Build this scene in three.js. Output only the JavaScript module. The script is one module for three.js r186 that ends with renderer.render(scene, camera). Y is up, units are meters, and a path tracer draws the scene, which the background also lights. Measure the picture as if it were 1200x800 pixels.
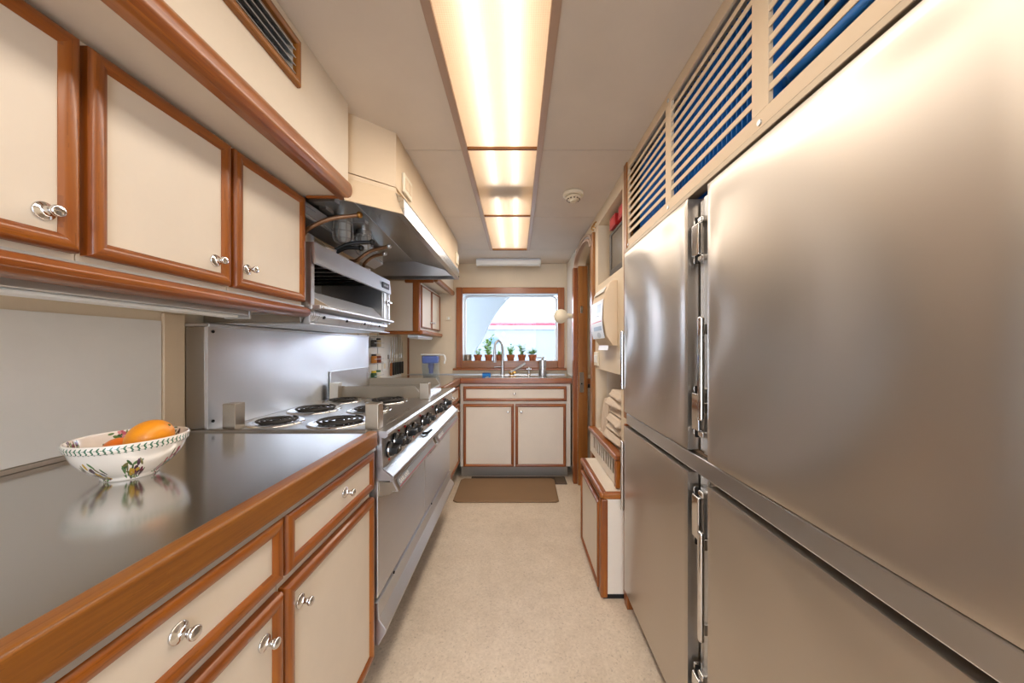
import * as THREE from 'three';
import { RoundedBoxGeometry } from 'three/addons/geometries/RoundedBoxGeometry.js';
import { mergeGeometries, toCreasedNormals, mergeVertices } from 'three/addons/utils/BufferGeometryUtils.js';
import { RectAreaLightUniformsLib } from 'three/addons/lights/RectAreaLightUniformsLib.js';

// ───────── camera, sky, sun, exposure ─────────
// World: x to the right of the galley, y up, depth d runs down the galley (z = -d).
RectAreaLightUniformsLib.init();
const scene = new THREE.Scene();
const camera = new THREE.PerspectiveCamera(90, 1.5, 0.02, 200);
camera.position.set(0, 1.2, 0);
camera.lookAt(0, 1.2, -5);
camera.setViewOffset(1200, 800, -6, -7, 1200, 800);
scene.add(camera);
const renderer = new THREE.WebGLRenderer({ antialias: true });
renderer.toneMapping = THREE.LinearToneMapping;
renderer.toneMappingExposure = 1.1;
renderer.shadowMap.enabled = true;
scene.background = new THREE.Color().setRGB(6.4, 7.2, 8.4);
const sun = new THREE.DirectionalLight(new THREE.Color(1, 0.95, 0.88), 0.9);
sun.position.set(2, 13, 3); sun.target.position.set(0, 1, -6);
sun.castShadow = true; sun.shadow.radius = 12;
sun.shadow.camera.left = -10; sun.shadow.camera.right = 10; sun.shadow.camera.top = 10; sun.shadow.camera.bottom = -10;
sun.shadow.camera.far = 40; sun.shadow.mapSize.set(2048, 2048);
scene.add(sun, sun.target);
const CEILING_LIGHT = { color: new THREE.Color(1, 0.905, 0.8), level: 6.0 };

// ───────── helpers ─────────
const R = Math.PI / 180, PI = Math.PI;
let seed = 7;
const rnd = () => { seed = (seed * 1664525 + 1013904223) >>> 0; return seed / 4294967296; };
const rr = (a, b) => a + (b - a) * rnd();
const taken = {};
function numbered(n) { const k = taken[n] = (taken[n] ?? -1) + 1; return k ? `${n}_${String(k).padStart(3, '0')}` : n; }
function shade(m) { m.castShadow = true; m.receiveShadow = true; return m; }
// texture coordinates in metres, u along the grain axis where that axis lies in the face
function uvm(g, grain = 'x') {
  const p = g.attributes.position, n = g.attributes.normal, uv = new Float32Array(p.count * 2);
  const gi = 'xyz'.indexOf(grain);
  for (let i = 0; i < p.count; i++) {
    const c = [p.getX(i), p.getY(i), p.getZ(i)], a = [Math.abs(n.getX(i)), Math.abs(n.getY(i)), Math.abs(n.getZ(i))];
    const k = a[0] >= a[1] && a[0] >= a[2] ? 0 : a[1] >= a[2] ? 1 : 2;
    let [s, t] = [0, 1, 2].filter((q) => q !== k);
    if (t === gi) [s, t] = [t, s];
    uv[2 * i] = c[s]; uv[2 * i + 1] = c[t];
  }
  g.setAttribute('uv', new THREE.BufferAttribute(uv, 2));
  return g;
}
// box between x, y and depth limits; r rounds its edges
function B(x0, x1, y0, y1, d0, d1, r = 0, grain = 'x') {
  const w = Math.abs(x1 - x0), h = Math.abs(y1 - y0), l = Math.abs(d1 - d0);
  const g = r > 0 ? new RoundedBoxGeometry(w, h, l, 2, Math.min(r, w / 2.02, h / 2.02, l / 2.02)) : new THREE.BoxGeometry(w, h, l).toNonIndexed();
  g.translate((x0 + x1) / 2, (y0 + y1) / 2, -(d0 + d1) / 2);
  return uvm(g, grain);
}
const clean = (g) => { g = g.index ? g.toNonIndexed() : g; for (const k of Object.keys(g.attributes)) if (!['position', 'normal', 'uv'].includes(k)) g.deleteAttribute(k); return g; };
const merge = (list) => mergeGeometries(list.map(clean));
function cyl(a, b, r0, r1 = r0, n = 20) {   // a, b: [x, y, d]
  const A = new THREE.Vector3(a[0], a[1], -a[2]), C = new THREE.Vector3(b[0], b[1], -b[2]), v = C.clone().sub(A);
  const g = new THREE.CylinderGeometry(r1, r0, v.length(), n);
  g.applyQuaternion(new THREE.Quaternion().setFromUnitVectors(new THREE.Vector3(0, 1, 0), v.clone().normalize()));
  g.translate((A.x + C.x) / 2, (A.y + C.y) / 2, (A.z + C.z) / 2);
  return g;
}
function tube(pts, r, n = 10, seg = 24, closed = false) {
  const c = new THREE.CatmullRomCurve3(pts.map((p) => new THREE.Vector3(p[0], p[1], -p[2])), closed, 'centripetal');
  const t = new THREE.TubeGeometry(c, seg, r, n, closed);
  if (closed) return t;
  const caps = [pts[0], pts[pts.length - 1]].map((p) => { const s = new THREE.SphereGeometry(r, n, 6); s.translate(p[0], p[1], -p[2]); return s; });
  return merge([t, ...caps]);
}
function lathe(pts, [x, y, d] = [0, 0, 0], n = 36) { const g = new THREE.LatheGeometry(pts.map((p) => new THREE.Vector2(p[0], p[1])), n); g.translate(x, y, -d); return g; }
// outline in the (depth, y) plane, extruded along x from x0 to x1
function slabX(pts, x0, x1, holes = [], bevel = 0, grain = 'z') {
  const s = pts instanceof THREE.Shape ? pts : new THREE.Shape(pts.map((p) => new THREE.Vector2(p[0], p[1])));
  for (const h of holes) s.holes.push(h instanceof THREE.Path ? h : new THREE.Path(h.map((p) => new THREE.Vector2(p[0], p[1]))));
  const g = new THREE.ExtrudeGeometry(s, { depth: x1 - x0 - 2 * bevel, bevelEnabled: bevel > 0, bevelSize: bevel, bevelThickness: bevel, bevelOffset: -bevel, bevelSegments: 2, curveSegments: 24 });
  g.rotateY(PI / 2); g.translate(x0 + bevel, 0, 0);
  return uvm(g, grain);
}
// outline in the (x, y) plane, extruded along depth from d0 to d1
function slabD(pts, d0, d1, holes = [], bevel = 0, grain = 'x') {
  const s = pts instanceof THREE.Shape ? pts : new THREE.Shape(pts.map((p) => new THREE.Vector2(p[0], p[1])));
  for (const h of holes) s.holes.push(h instanceof THREE.Path ? h : new THREE.Path(h.map((p) => new THREE.Vector2(p[0], p[1]))));
  const g = new THREE.ExtrudeGeometry(s, { depth: d1 - d0 - 2 * bevel, bevelEnabled: bevel > 0, bevelSize: bevel, bevelThickness: bevel, bevelOffset: -bevel, bevelSegments: 2, curveSegments: 24 });
  g.translate(0, 0, -d1 + bevel);
  return uvm(g, grain);
}
// outline in the (x, depth) plane, extruded in height from y0 to y1
function slabY(pts, y0, y1, holes = [], bevel = 0, grain = 'z') {
  const s = new THREE.Shape(pts.map((p) => new THREE.Vector2(p[0], p[1])));
  for (const h of holes) s.holes.push(new THREE.Path(h.map((p) => new THREE.Vector2(p[0], p[1]))));
  const g = new THREE.ExtrudeGeometry(s, { depth: y1 - y0 - 2 * bevel, bevelEnabled: bevel > 0, bevelSize: bevel, bevelThickness: bevel, bevelOffset: -bevel, bevelSegments: 2 });
  g.rotateX(-PI / 2); g.translate(0, y0 + bevel, 0);
  return uvm(g, grain);
}
const smooth = (g, a = 0.7) => { const uv = g.attributes.uv.clone(), c = toCreasedNormals(g, a); c.setAttribute('uv', uv); return c; };
const rect = (a0, a1, b0, b1) => [[a0, b0], [a1, b0], [a1, b1], [a0, b1]];
function roundRect(a0, a1, b0, b1, r, Path = THREE.Shape) {
  const s = new Path(); s.moveTo(a0 + r, b0); s.lineTo(a1 - r, b0); s.absarc(a1 - r, b0 + r, r, -PI / 2, 0); s.lineTo(a1, b1 - r); s.absarc(a1 - r, b1 - r, r, 0, PI / 2);
  s.lineTo(a0 + r, b1); s.absarc(a0 + r, b1 - r, r, PI / 2, PI); s.lineTo(a0, b0 + r); s.absarc(a0 + r, b0 + r, r, PI, PI * 1.5); return s;
}
// a flat panel through four corners [x,y,d] with thickness t along its normal
function sheet(c, t, grain = 'z') {
  const v = c.map((p) => new THREE.Vector3(p[0], p[1], -p[2]));
  const n = v[1].clone().sub(v[0]).cross(v[3].clone().sub(v[0])).normalize().multiplyScalar(t);
  const w = v.map((p) => p.clone().add(n)), q = [];
  const quad = (a, b, e, f) => q.push(a, b, e, a, e, f);
  quad(w[0], w[1], w[2], w[3]); quad(v[3], v[2], v[1], v[0]);
  for (let i = 0; i < 4; i++) { const j = (i + 1) % 4; quad(v[i], v[j], w[j], w[i]); }
  const g = new THREE.BufferGeometry().setFromPoints(q); g.computeVertexNormals();
  return uvm(g, grain);
}
function thing(name, label, category, [x, y, d] = [0, 0, 0], group) {
  const o = new THREE.Group(); o.name = numbered(name); o.position.set(x, y, -d); scene.add(o); o.updateMatrixWorld(true);
  o.userData = { label, category }; if (group) o.userData.group = group; return o;
}
// a mesh from geometry given in world axes, put under its parent
function part(parent, name, geo, mat, extra) {
  if (Array.isArray(geo)) geo = merge(geo);
  parent.updateWorldMatrix(true, false);
  geo = geo.clone().applyMatrix4(parent.matrixWorld.clone().invert());
  const m = shade(new THREE.Mesh(geo, mat)); m.name = name; parent.add(m); m.updateMatrixWorld(true);
  if (extra) Object.assign(m.userData, extra); return m;
}
function solo(name, geo, mat, label, category, group) {
  if (Array.isArray(geo)) geo = merge(geo);
  geo.computeBoundingBox(); const b = geo.boundingBox, x = (b.min.x + b.max.x) / 2, z = (b.min.z + b.max.z) / 2;
  geo = geo.clone().translate(-x, -b.min.y, -z);
  const m = shade(new THREE.Mesh(geo, mat)); m.name = numbered(name); m.position.set(x, b.min.y, z); scene.add(m);
  m.userData = { label, category }; if (group) m.userData.group = group; return m;
}
function struct(name, geo, mat, label) {
  if (Array.isArray(geo)) geo = merge(geo);
  const m = shade(new THREE.Mesh(geo, mat)); m.name = name; m.userData = { kind: 'structure', label, category: name.split('_')[0] }; scene.add(m); m.updateMatrixWorld(true); return m;
}

// ───────── textures and materials ─────────
function hash(x, y, s) { let h = (x * 374761393 + y * 668265263 + s * 974711) | 0; h = Math.imul(h ^ (h >>> 13), 1274126177); return ((h ^ (h >>> 16)) >>> 0) / 4294967296; }
function vn(x, y, px, py, s) {
  const xi = Math.floor(x), yi = Math.floor(y), fx = x - xi, fy = y - yi, u = fx * fx * (3 - 2 * fx), v = fy * fy * (3 - 2 * fy);
  const a = ((xi % px) + px) % px, b = (a + 1) % px, c = ((yi % py) + py) % py, e = (c + 1) % py;
  return (hash(a, c, s) * (1 - u) + hash(b, c, s) * u) * (1 - v) + (hash(a, e, s) * (1 - u) + hash(b, e, s) * u) * v;
}
function fbm(u, v, px, py, s, o = 4) { let t = 0, a = 0.5, k = 0; for (let i = 0; i < o; i++) { t += a * vn(u * px, v * py, px, py, s + i); k += a; px *= 2; py *= 2; a *= 0.5; } return t / k; }
function dataTex(w, h, fn, srgb, ru, rv) {
  const a = new Uint8Array(w * h * 4);
  for (let j = 0; j < h; j++) for (let i = 0; i < w; i++) { const c = fn(i / w, j / h), o = 4 * (j * w + i); a[o] = c[0] * 255; a[o + 1] = c[1] * 255; a[o + 2] = c[2] * 255; a[o + 3] = 255; }
  const t = new THREE.DataTexture(a, w, h, THREE.RGBAFormat); t.wrapS = t.wrapT = THREE.RepeatWrapping; t.magFilter = THREE.LinearFilter; t.minFilter = THREE.LinearMipmapLinearFilter; t.generateMipmaps = true;
  if (srgb) t.colorSpace = THREE.SRGBColorSpace; t.repeat.set(1 / ru, 1 / rv); t.needsUpdate = true; return t;
}
function canvasTex(w, h, draw) {
  const c = document.createElement('canvas'); c.width = w; c.height = h; draw(c.getContext('2d'), w, h);
  const t = new THREE.CanvasTexture(c); t.colorSpace = THREE.SRGBColorSpace; t.magFilter = THREE.LinearFilter; return t;
}
const mixc = (a, b, t) => a.map((x, i) => Math.min(1, Math.max(0, x + (b[i] - x) * t)));
const woodTex = (dark, mid, light, s) => dataTex(1024, 256, (u, v) => {
  const warp = 0.05 * fbm(u, v, 3, 3, s + 9, 3);
  const g = fbm(u, v + warp, 2, 14, s, 4), f = fbm(u, v + warp, 12, 110, s + 20, 2), p = fbm(u, v, 3, 3, s + 40, 3);
  let t = 0.62 * g + 0.2 * f + 0.3 * p - 0.06;
  let c = t < 0.5 ? mixc(dark, mid, t * 2) : mixc(mid, light, (t - 0.5) * 2);
  if (f > 0.72) c = mixc(c, dark, 0.35); return c;
}, true, 0.9, 0.22);
const woodA = woodTex([0.35, 0.155, 0.025], [0.575, 0.305, 0.06], [0.70, 0.43, 0.12], 3);
const woodB = woodTex([0.38, 0.20, 0.035], [0.55, 0.33, 0.085], [0.68, 0.455, 0.15], 53);
const grainBump = dataTex(512, 256, (u, v) => { const t = 0.6 * fbm(u, v, 6, 80, 5, 3) + 0.4 * fbm(u, v, 2, 20, 8, 2); return [t, t, t]; }, false, 0.9, 0.22);
const streak = dataTex(512, 512, (u, v) => { const t = 0.66 + 0.34 * (0.55 * fbm(u, v, 3, 150, 11, 2) + 0.45 * fbm(u, v, 4, 4, 15, 4)); return [t, t, t]; }, false, 0.7, 0.7);
const streakV = dataTex(512, 512, (u, v) => { const t = 0.70 + 0.30 * (0.5 * fbm(u, v, 150, 3, 11, 2) + 0.5 * fbm(u, v, 4, 4, 15, 4)); return [t, t, t]; }, false, 0.7, 0.7);
const smudge = dataTex(512, 512, (u, v) => { const t = 0.80 + 0.20 * (0.7 * fbm(u, v, 4, 4, 31, 5) + 0.3 * fbm(u, v, 2, 60, 35, 2)); return [t, t, t]; }, false, 0.9, 0.9);
const warp = dataTex(512, 512, (u, v) => { const t = fbm(u, v, 3, 3, 131, 2); return [t, t, t]; }, false, 0.9, 0.9);
const mottle = dataTex(512, 512, (u, v) => { const t = 0.94 + 0.06 * fbm(u, v, 5, 5, 61, 5); return [t, t, t]; }, true, 1.1, 1.1);
const floorTex = dataTex(1024, 1024, (u, v) => {
  const big = fbm(u, v, 4, 4, 71, 4), mid = fbm(u, v, 22, 22, 75, 3), fine = fbm(u, v, 180, 180, 79, 2), sp = fbm(u, v, 230, 230, 83, 2);
  let t = 0.38 * big + 0.34 * mid + 0.5 * fine - 0.1;
  let c = mixc([0.77, 0.70, 0.61], [0.92, 0.86, 0.78], t);
  if (sp > 0.70) c = mixc(c, [0.60, 0.53, 0.45], (sp - 0.70) * 2.4);
  return c;
}, true, 1.3, 1.3);
const clothTex = dataTex(256, 256, (u, v) => { const t = 0.5 + 0.5 * Math.sin(u * 2 * PI * 64) * Math.sin(v * 2 * PI * 64) * 0.6 + 0.3 * (fbm(u, v, 20, 20, 91, 3) - 0.5); return [t, t, t]; }, false, 0.2, 0.2);
const prismTex = dataTex(256, 256, (u, v) => { const t = 0.5 + 0.25 * Math.sin(u * 2 * PI * 32) + 0.25 * Math.sin(v * 2 * PI * 32); return [t, t, t]; }, false, 0.2, 0.2);

const std = (o) => new THREE.MeshStandardMaterial(o), phy = (o) => new THREE.MeshPhysicalMaterial(o);
const M = {
  wood: phy({ map: woodA, roughness: 0.38, bumpMap: grainBump, bumpScale: 0.0004, clearcoat: 0.42, clearcoatRoughness: 0.16 }),
  woodLight: phy({ map: woodB, roughness: 0.4, bumpMap: grainBump, bumpScale: 0.0004, clearcoat: 0.4, clearcoatRoughness: 0.2 }),
  cream: std({ color: 0xecdfcd, map: mottle, roughness: 0.42 }),
  creamWall: std({ color: 0xe6d4b8, map: mottle, roughness: 0.5 }),
  whiteWall: std({ color: 0xf0ede6, map: mottle, roughness: 0.3 }),
  ceiling: std({ color: 0xe0d3c3, map: mottle, roughness: 0.55 }),
  soffit: std({ color: 0xe4d6c2, map: mottle, roughness: 0.48 }),
  hoodPaint: std({ color: 0xe4ccab, map: mottle, roughness: 0.5 }),
  floor: std({ map: floorTex, roughness: 0.42, bumpMap: floorTex, bumpScale: 0.0006 }),
  soil: std({ color: 0x3b2a1d, roughness: 0.95 }),
  joint: std({ color: 0x6b5b4a, roughness: 0.9 }),
  steel: phy({ color: 0xc6c5c4, metalness: 1, roughness: 0.36, roughnessMap: streak, anisotropy: 0.55, anisotropyRotation: 0 }),
  steelFridge: phy({ color: 0xc8c1b8, metalness: 1, roughness: 0.36, anisotropy: 0.35, anisotropyRotation: 0 }),
  steelTop: phy({ color: 0xd2d0cd, metalness: 1, roughness: 0.19, roughnessMap: smudge }),
  steelDull: std({ color: 0x9c958b, metalness: 1, roughness: 0.42, roughnessMap: smudge }),
  steelHood: std({ color: 0xc6c5c4, metalness: 1, roughness: 0.34, roughnessMap: smudge }),
  steelSplash: phy({ color: 0xdfe1e4, metalness: 1, roughness: 0.42, roughnessMap: smudge, anisotropy: 0.6, bumpMap: warp, bumpScale: 0.006 }),
  steelDoor: phy({ color: 0xd6d6d7, metalness: 1, roughness: 0.52, roughnessMap: streakV, anisotropy: 0.85 }),
  guard: std({ color: 0x9c8f7d, metalness: 0.9, roughness: 0.5, roughnessMap: smudge }),
  post: std({ color: 0xbfb5a6, metalness: 1, roughness: 0.42, roughnessMap: streak }),
  chrome: std({ color: 0xd8d8d8, metalness: 1, roughness: 0.08 }),
  brass: std({ color: 0xb98a4a, metalness: 1, roughness: 0.3 }),
  aluminium: std({ color: 0xc9cacb, metalness: 0.9, roughness: 0.4 }),
  black: std({ color: 0x111111, roughness: 0.45 }),
  coil: std({ color: 0x3a3734, metalness: 0.4, roughness: 0.55 }),
  iron: std({ color: 0x1d1b19, metalness: 0.5, roughness: 0.6 }),
  red: std({ color: 0xb02020, roughness: 0.5 }),
  ivory: std({ color: 0xe8dcc2, roughness: 0.35 }),
  white: std({ color: 0xeeeeea, roughness: 0.35 }),
  mat: std({ color: 0x8f7152, roughness: 0.8, map: mottle }),
  trimMetal: std({ color: 0xc2a793, metalness: 0.5, roughness: 0.42 }),
  boatWhite: std({ color: 0xf2f4f6, roughness: 0.4 }),
  boatHull: std({ color: 0x6d757d, roughness: 0.45 }),
  boatGrey: std({ color: 0x9aa4ae, roughness: 0.45 }),
  boatRed: std({ color: 0xc32b3c, roughness: 0.5 }),
  glass: phy({ color: 0xffffff, transmission: 1, thickness: 0, roughness: 0, ior: 1.5, specularIntensity: 0.2 }),
  blueDark: std({ color: 0x1a72c0, roughness: 0.5 }),
  terracotta: std({ color: 0xa8603c, roughness: 0.85, map: mottle }),
  towel: std({ color: 0xd9c6b0, roughness: 0.95, bumpMap: clothTex, bumpScale: 0.002 }),
};

// room limits
const XL = -1.144, XR = 0.53, DB = 3.59, DR = -1.5, H = 2.08;

// ───────── structure: floor, ceiling, walls ─────────
struct('floor', B(-1.3, 2.3, -0.1, 0, DR - 0.1, DB + 0.15, 0, 'x'), M.floor, 'cream speckled vinyl floor');
const ceil = struct('ceiling', B(-1.3, 2.3, H + 0.13, H + 0.2, DR - 0.1, DB + 0.15), M.ceiling, 'beige panelled ceiling');
const LX0 = -0.242, LX1 = 0.110, seams = [-1.5, -0.82, -0.04, 0.74, 1.524, 2.302, 3.088, DB];
for (let i = 0; i < seams.length - 1; i++) {
  const a = seams[i] + (i ? 0.0025 : 0), b = seams[i + 1] - 0.0025, full = i === seams.length - 2;
  if (full) part(ceil, 'ceiling_panel', B(-1.25, 0.60, H, H + 0.012, a, b), M.ceiling);
  else {
    part(ceil, 'ceiling_panel', B(-1.25, LX0 - 0.001, H, H + 0.012, a, b), M.ceiling);
    part(ceil, 'ceiling_panel', B(LX1 + 0.001, 0.60, H, H + 0.012, a, b), M.ceiling);
  }
}
part(ceil, 'backing', [B(-1.25, LX0 - 0.02, H + 0.013, H + 0.02, DR, DB), B(LX1 + 0.02, 0.6, H + 0.013, H + 0.02, DR, DB), B(LX0 - 0.02, LX1 + 0.02, H + 0.013, H + 0.02, 3.1, DB)], M.ceiling);
part(ceil, 'pantry_panel', B(0.6, 2.2, H, H + 0.02, 1.4, DB), M.ceiling);
struct('wall_left', B(XL - 0.12, XL, 0, H + 0.13, DR, DB), M.creamWall, 'cream painted wall behind the counter and stove');
struct('wall_rear', slabD(rect(XL - 0.12, 2.3, 0, H + 0.13), DR - 0.12, DR, [rect(-0.6, 0.5, 0.02, 1.98)]), M.creamWall, 'cream wall with the open doorway to the aft deck');
struct('door_2', [B(-0.68, -0.6, 0, 2.06, DR - 0.13, DR + 0.02, 0.005, 'y'), B(0.5, 0.58, 0, 2.06, DR - 0.13, DR + 0.02, 0.005, 'y'), B(-0.6, 0.5, 1.98, 2.06, DR - 0.13, DR + 0.02, 0.005, 'x')], M.wood, 'varnished casing of the doorway to the aft deck');
// back wall with window opening
const WX0 = -0.585, WX1 = 0.440, WY0 = 1.03, WY1 = 1.775;
struct('wall_back', slabD(rect(XL - 0.12, 2.3, 0, H + 0.13), DB, DB + 0.15, [rect(WX0, WX1, WY0, WY1)]), M.creamWall, 'cream wall around the window');
// right wall with doorway and two niches
const door0 = 2.39, door1 = 3.0, spring = 1.90, rise = 0.095;
function archPath(d0, d1, y0, ys, rs, Path) {
  const s = new Path(), n = 28; s.moveTo(d0, y0); s.lineTo(d1, y0); s.lineTo(d1, ys);
  for (let i = 1; i <= n; i++) { const a = PI * i / n; s.lineTo((d0 + d1) / 2 + (d1 - d0) / 2 * Math.cos(a), ys + rs * Math.pow(Math.sin(a), 0.8)); }
  s.lineTo(d0, y0); return s;
}
const N1 = [1.72, 2.235, 1.605, 2.0], N2 = [1.735, 2.285, 0.5, 1.06];
const wr = struct('wall_right', [
  slabX([[1.62, 0], [door0, 0], [door0, spring], ...[...Array(27)].map((_, i) => { const a = PI * (1 - (i + 1) / 28); return [(door0 + door1) / 2 + (door1 - door0) / 2 * Math.cos(a), spring + rise * Math.pow(Math.sin(a), 0.8)]; }), [door1, spring], [door1, 0], [DB, 0], [DB, H + 0.12], [1.62, H + 0.12]], XR, XR + 0.07, [rect(...N1), rect(...N2)]),
  B(XR, XR + 0.07, 0, H + 0.13, DR, 0.28),
], M.creamWall, 'cream wall with arched doorway and recessed niches');
part(wr, 'niche_lining', [
  B(XR + 0.28, XR + 0.29, 1.59, 2.01, N1[0] - 0.01, N1[1] + 0.01), B(XR + 0.07, XR + 0.28, 1.595, 1.605, N1[0], N1[1]), B(XR + 0.07, XR + 0.28, 2.0, 2.01, N1[0], N1[1]),
  B(XR + 0.07, XR + 0.28, 1.6, 2.0, N1[0] - 0.01, N1[0]), B(XR + 0.07, XR + 0.28, 1.6, 2.0, N1[1], N1[1] + 0.01)], M.creamWall);
part(wr, 'niche_lining', [
  B(XR + 0.3, XR + 0.31, 0.49, 1.07, N2[0] - 0.01, N2[1] + 0.01), B(XR + 0.07, XR + 0.3, 0.49, 0.5, N2[0], N2[1]), B(XR + 0.07, XR + 0.3, 1.06, 1.07, N2[0], N2[1]),
  B(XR + 0.07, XR + 0.3, 0.5, 1.06, N2[0] - 0.01, N2[0]), B(XR + 0.07, XR + 0.3, 0.5, 1.06, N2[1], N2[1] + 0.01)], M.cream);
struct('wall_pantry', [B(2.2, 2.3, 0, H + 0.13, 1.3, DB), B(1.3, 2.3, 0, H + 0.13, 1.3, 1.4), B(1.25, 1.3, 0, H + 0.13, DR, 1.4)], M.creamWall, 'cream pantry wall beyond the doorway');
struct('trim_1', [B(XL, XL + 0.012, 0.93, 1.31, 1.095, 1.165, 0.003, 'y')], M.hoodPaint, 'beige upright strip between wall panel and stove');
struct('trim_2', [B(XL, XL + 0.014, 0.92, 1.30, DB - 0.035, DB - 0.012, 0.003, 'y')], M.wood, 'thin wooden upright strip in the wall corner');

struct('trim_5', B(XR - 0.006, XR - 0.0005, 0.92, H - 0.001, 3.08, DB - 0.001), std({ color: 0xeeebe4, roughness: 0.22 }), 'glossy white wall lining between doorway and window');
// doorway casing
const dr = new THREE.Group(); dr.name = 'door_1'; dr.userData = { kind: 'structure', label: 'varnished arched doorway casing', category: 'door' }; scene.add(dr);
part(dr, 'jamb', B(XR - 0.035, XR + 0.012, 0, spring + 0.005, door1, door1 + 0.075, 0.006, 'y'), M.wood);
part(dr, 'jamb', B(XR + 0.002, XR + 0.085, 0, spring + 0.01, door1 - 0.03, door1 - 0.001, 0.004, 'y'), M.woodLight);
part(dr, 'jamb', B(XR - 0.02, XR + 0.085, 0, 1.985, door0 - 0.075, door0 - 0.001, 0.006, 'y'), M.woodLight);
for (const [o, w, x, m] of [[0.0, 0.02, 0.030, M.trimMetal], [0.02, 0.014, 0.02, M.aluminium], [0.034, 0.02, 0.026, M.trimMetal]]) {
  const s = new THREE.Shape(), n = 30, mid = (door0 + door1) / 2, hw = (door1 - door0) / 2;
  const at = (k, a) => [mid + (hw + k) * Math.cos(a), spring + (rise + k) * Math.pow(Math.max(0, Math.sin(a)), 0.8)];
  for (let i = 0; i <= n; i++) { const p = at(o, PI * i / n); i ? s.lineTo(...p) : s.moveTo(...p); }
  for (let i = n; i >= 0; i--) s.lineTo(...at(o + w - 0.002, PI * i / n));
  part(dr, 'arch_moulding', slabX(s, XR - x, XR + 0.01, [], 0.002), m);
}
const sp = part(dr, 'strike_plate', slabD(roundRect(XR + 0.014, XR + 0.05, 0.81, 0.985, 0.006), door1 - 0.034, door1 - 0.0305), M.chrome);
part(sp, 'latch_hole', cyl([XR + 0.032, 0.885, door1 - 0.0345], [XR + 0.032, 0.885, door1 - 0.0335], 0.007), M.black);
part(dr, 'upper_latch', B(XR + 0.02, XR + 0.04, 1.50, 1.56, door1 - 0.038, door1 - 0.031, 0.003), M.chrome);

// ───────── window ─────────
const wn = new THREE.Group(); wn.name = 'window_1'; wn.userData = { kind: 'structure', label: 'wide window with a varnished wooden frame', category: 'window' }; scene.add(wn);
const FX0 = -0.637, FX1 = 0.494, FY0 = 0.985, FY1 = 1.828;
part(wn, 'window_frame', [
  B(FX0, WX0 + 0.015, FY0, FY1, DB - 0.03, DB, 0.006, 'y'), B(WX1 - 0.015, FX1, FY0, FY1, DB - 0.03, DB, 0.006, 'y'),
  B(WX0 + 0.015, WX1 - 0.015, WY1 - 0.012, FY1, DB - 0.029, DB, 0.005, 'x')], M.wood);
part(wn, 'window_sill', B(FX0 - 0.03, FX1 + 0.02, FY0 - 0.022, FY0, DB - 0.06, DB, 0.006, 'x'), M.wood);
part(wn, 'sill_board', B(WX0 + 0.015, WX1 - 0.015, FY0, 1.062, DB - 0.026, DB - 0.004, 0.005, 'x'), M.woodLight);
part(wn, 'reveal', [B(WX0, WX0 + 0.008, WY0, WY1, DB, DB + 0.14), B(WX1 - 0.008, WX1, WY0, WY1, DB, DB + 0.14), B(WX0, WX1, WY1 - 0.008, WY1, DB, DB + 0.14), B(WX0, WX1, WY0 - 0.002, WY0 + 0.006, DB - 0.004, DB + 0.14)], M.white);
part(wn, 'gasket', slabD(roundRect(WX0 + 0.008, WX1 - 0.008, WY0 + 0.006, WY1 - 0.008, 0.05), DB + 0.12, DB + 0.138, [roundRect(WX0 + 0.03, WX1 - 0.024, WY0 + 0.026, WY1 - 0.03, 0.045, THREE.Path)], 0.003), M.aluminium);
part(wn, 'window_pane', slabD(roundRect(WX0 + 0.02, WX1 - 0.015, WY0 + 0.018, WY1 - 0.02, 0.045), DB + 0.128, DB + 0.1285), M.glass);

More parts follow.
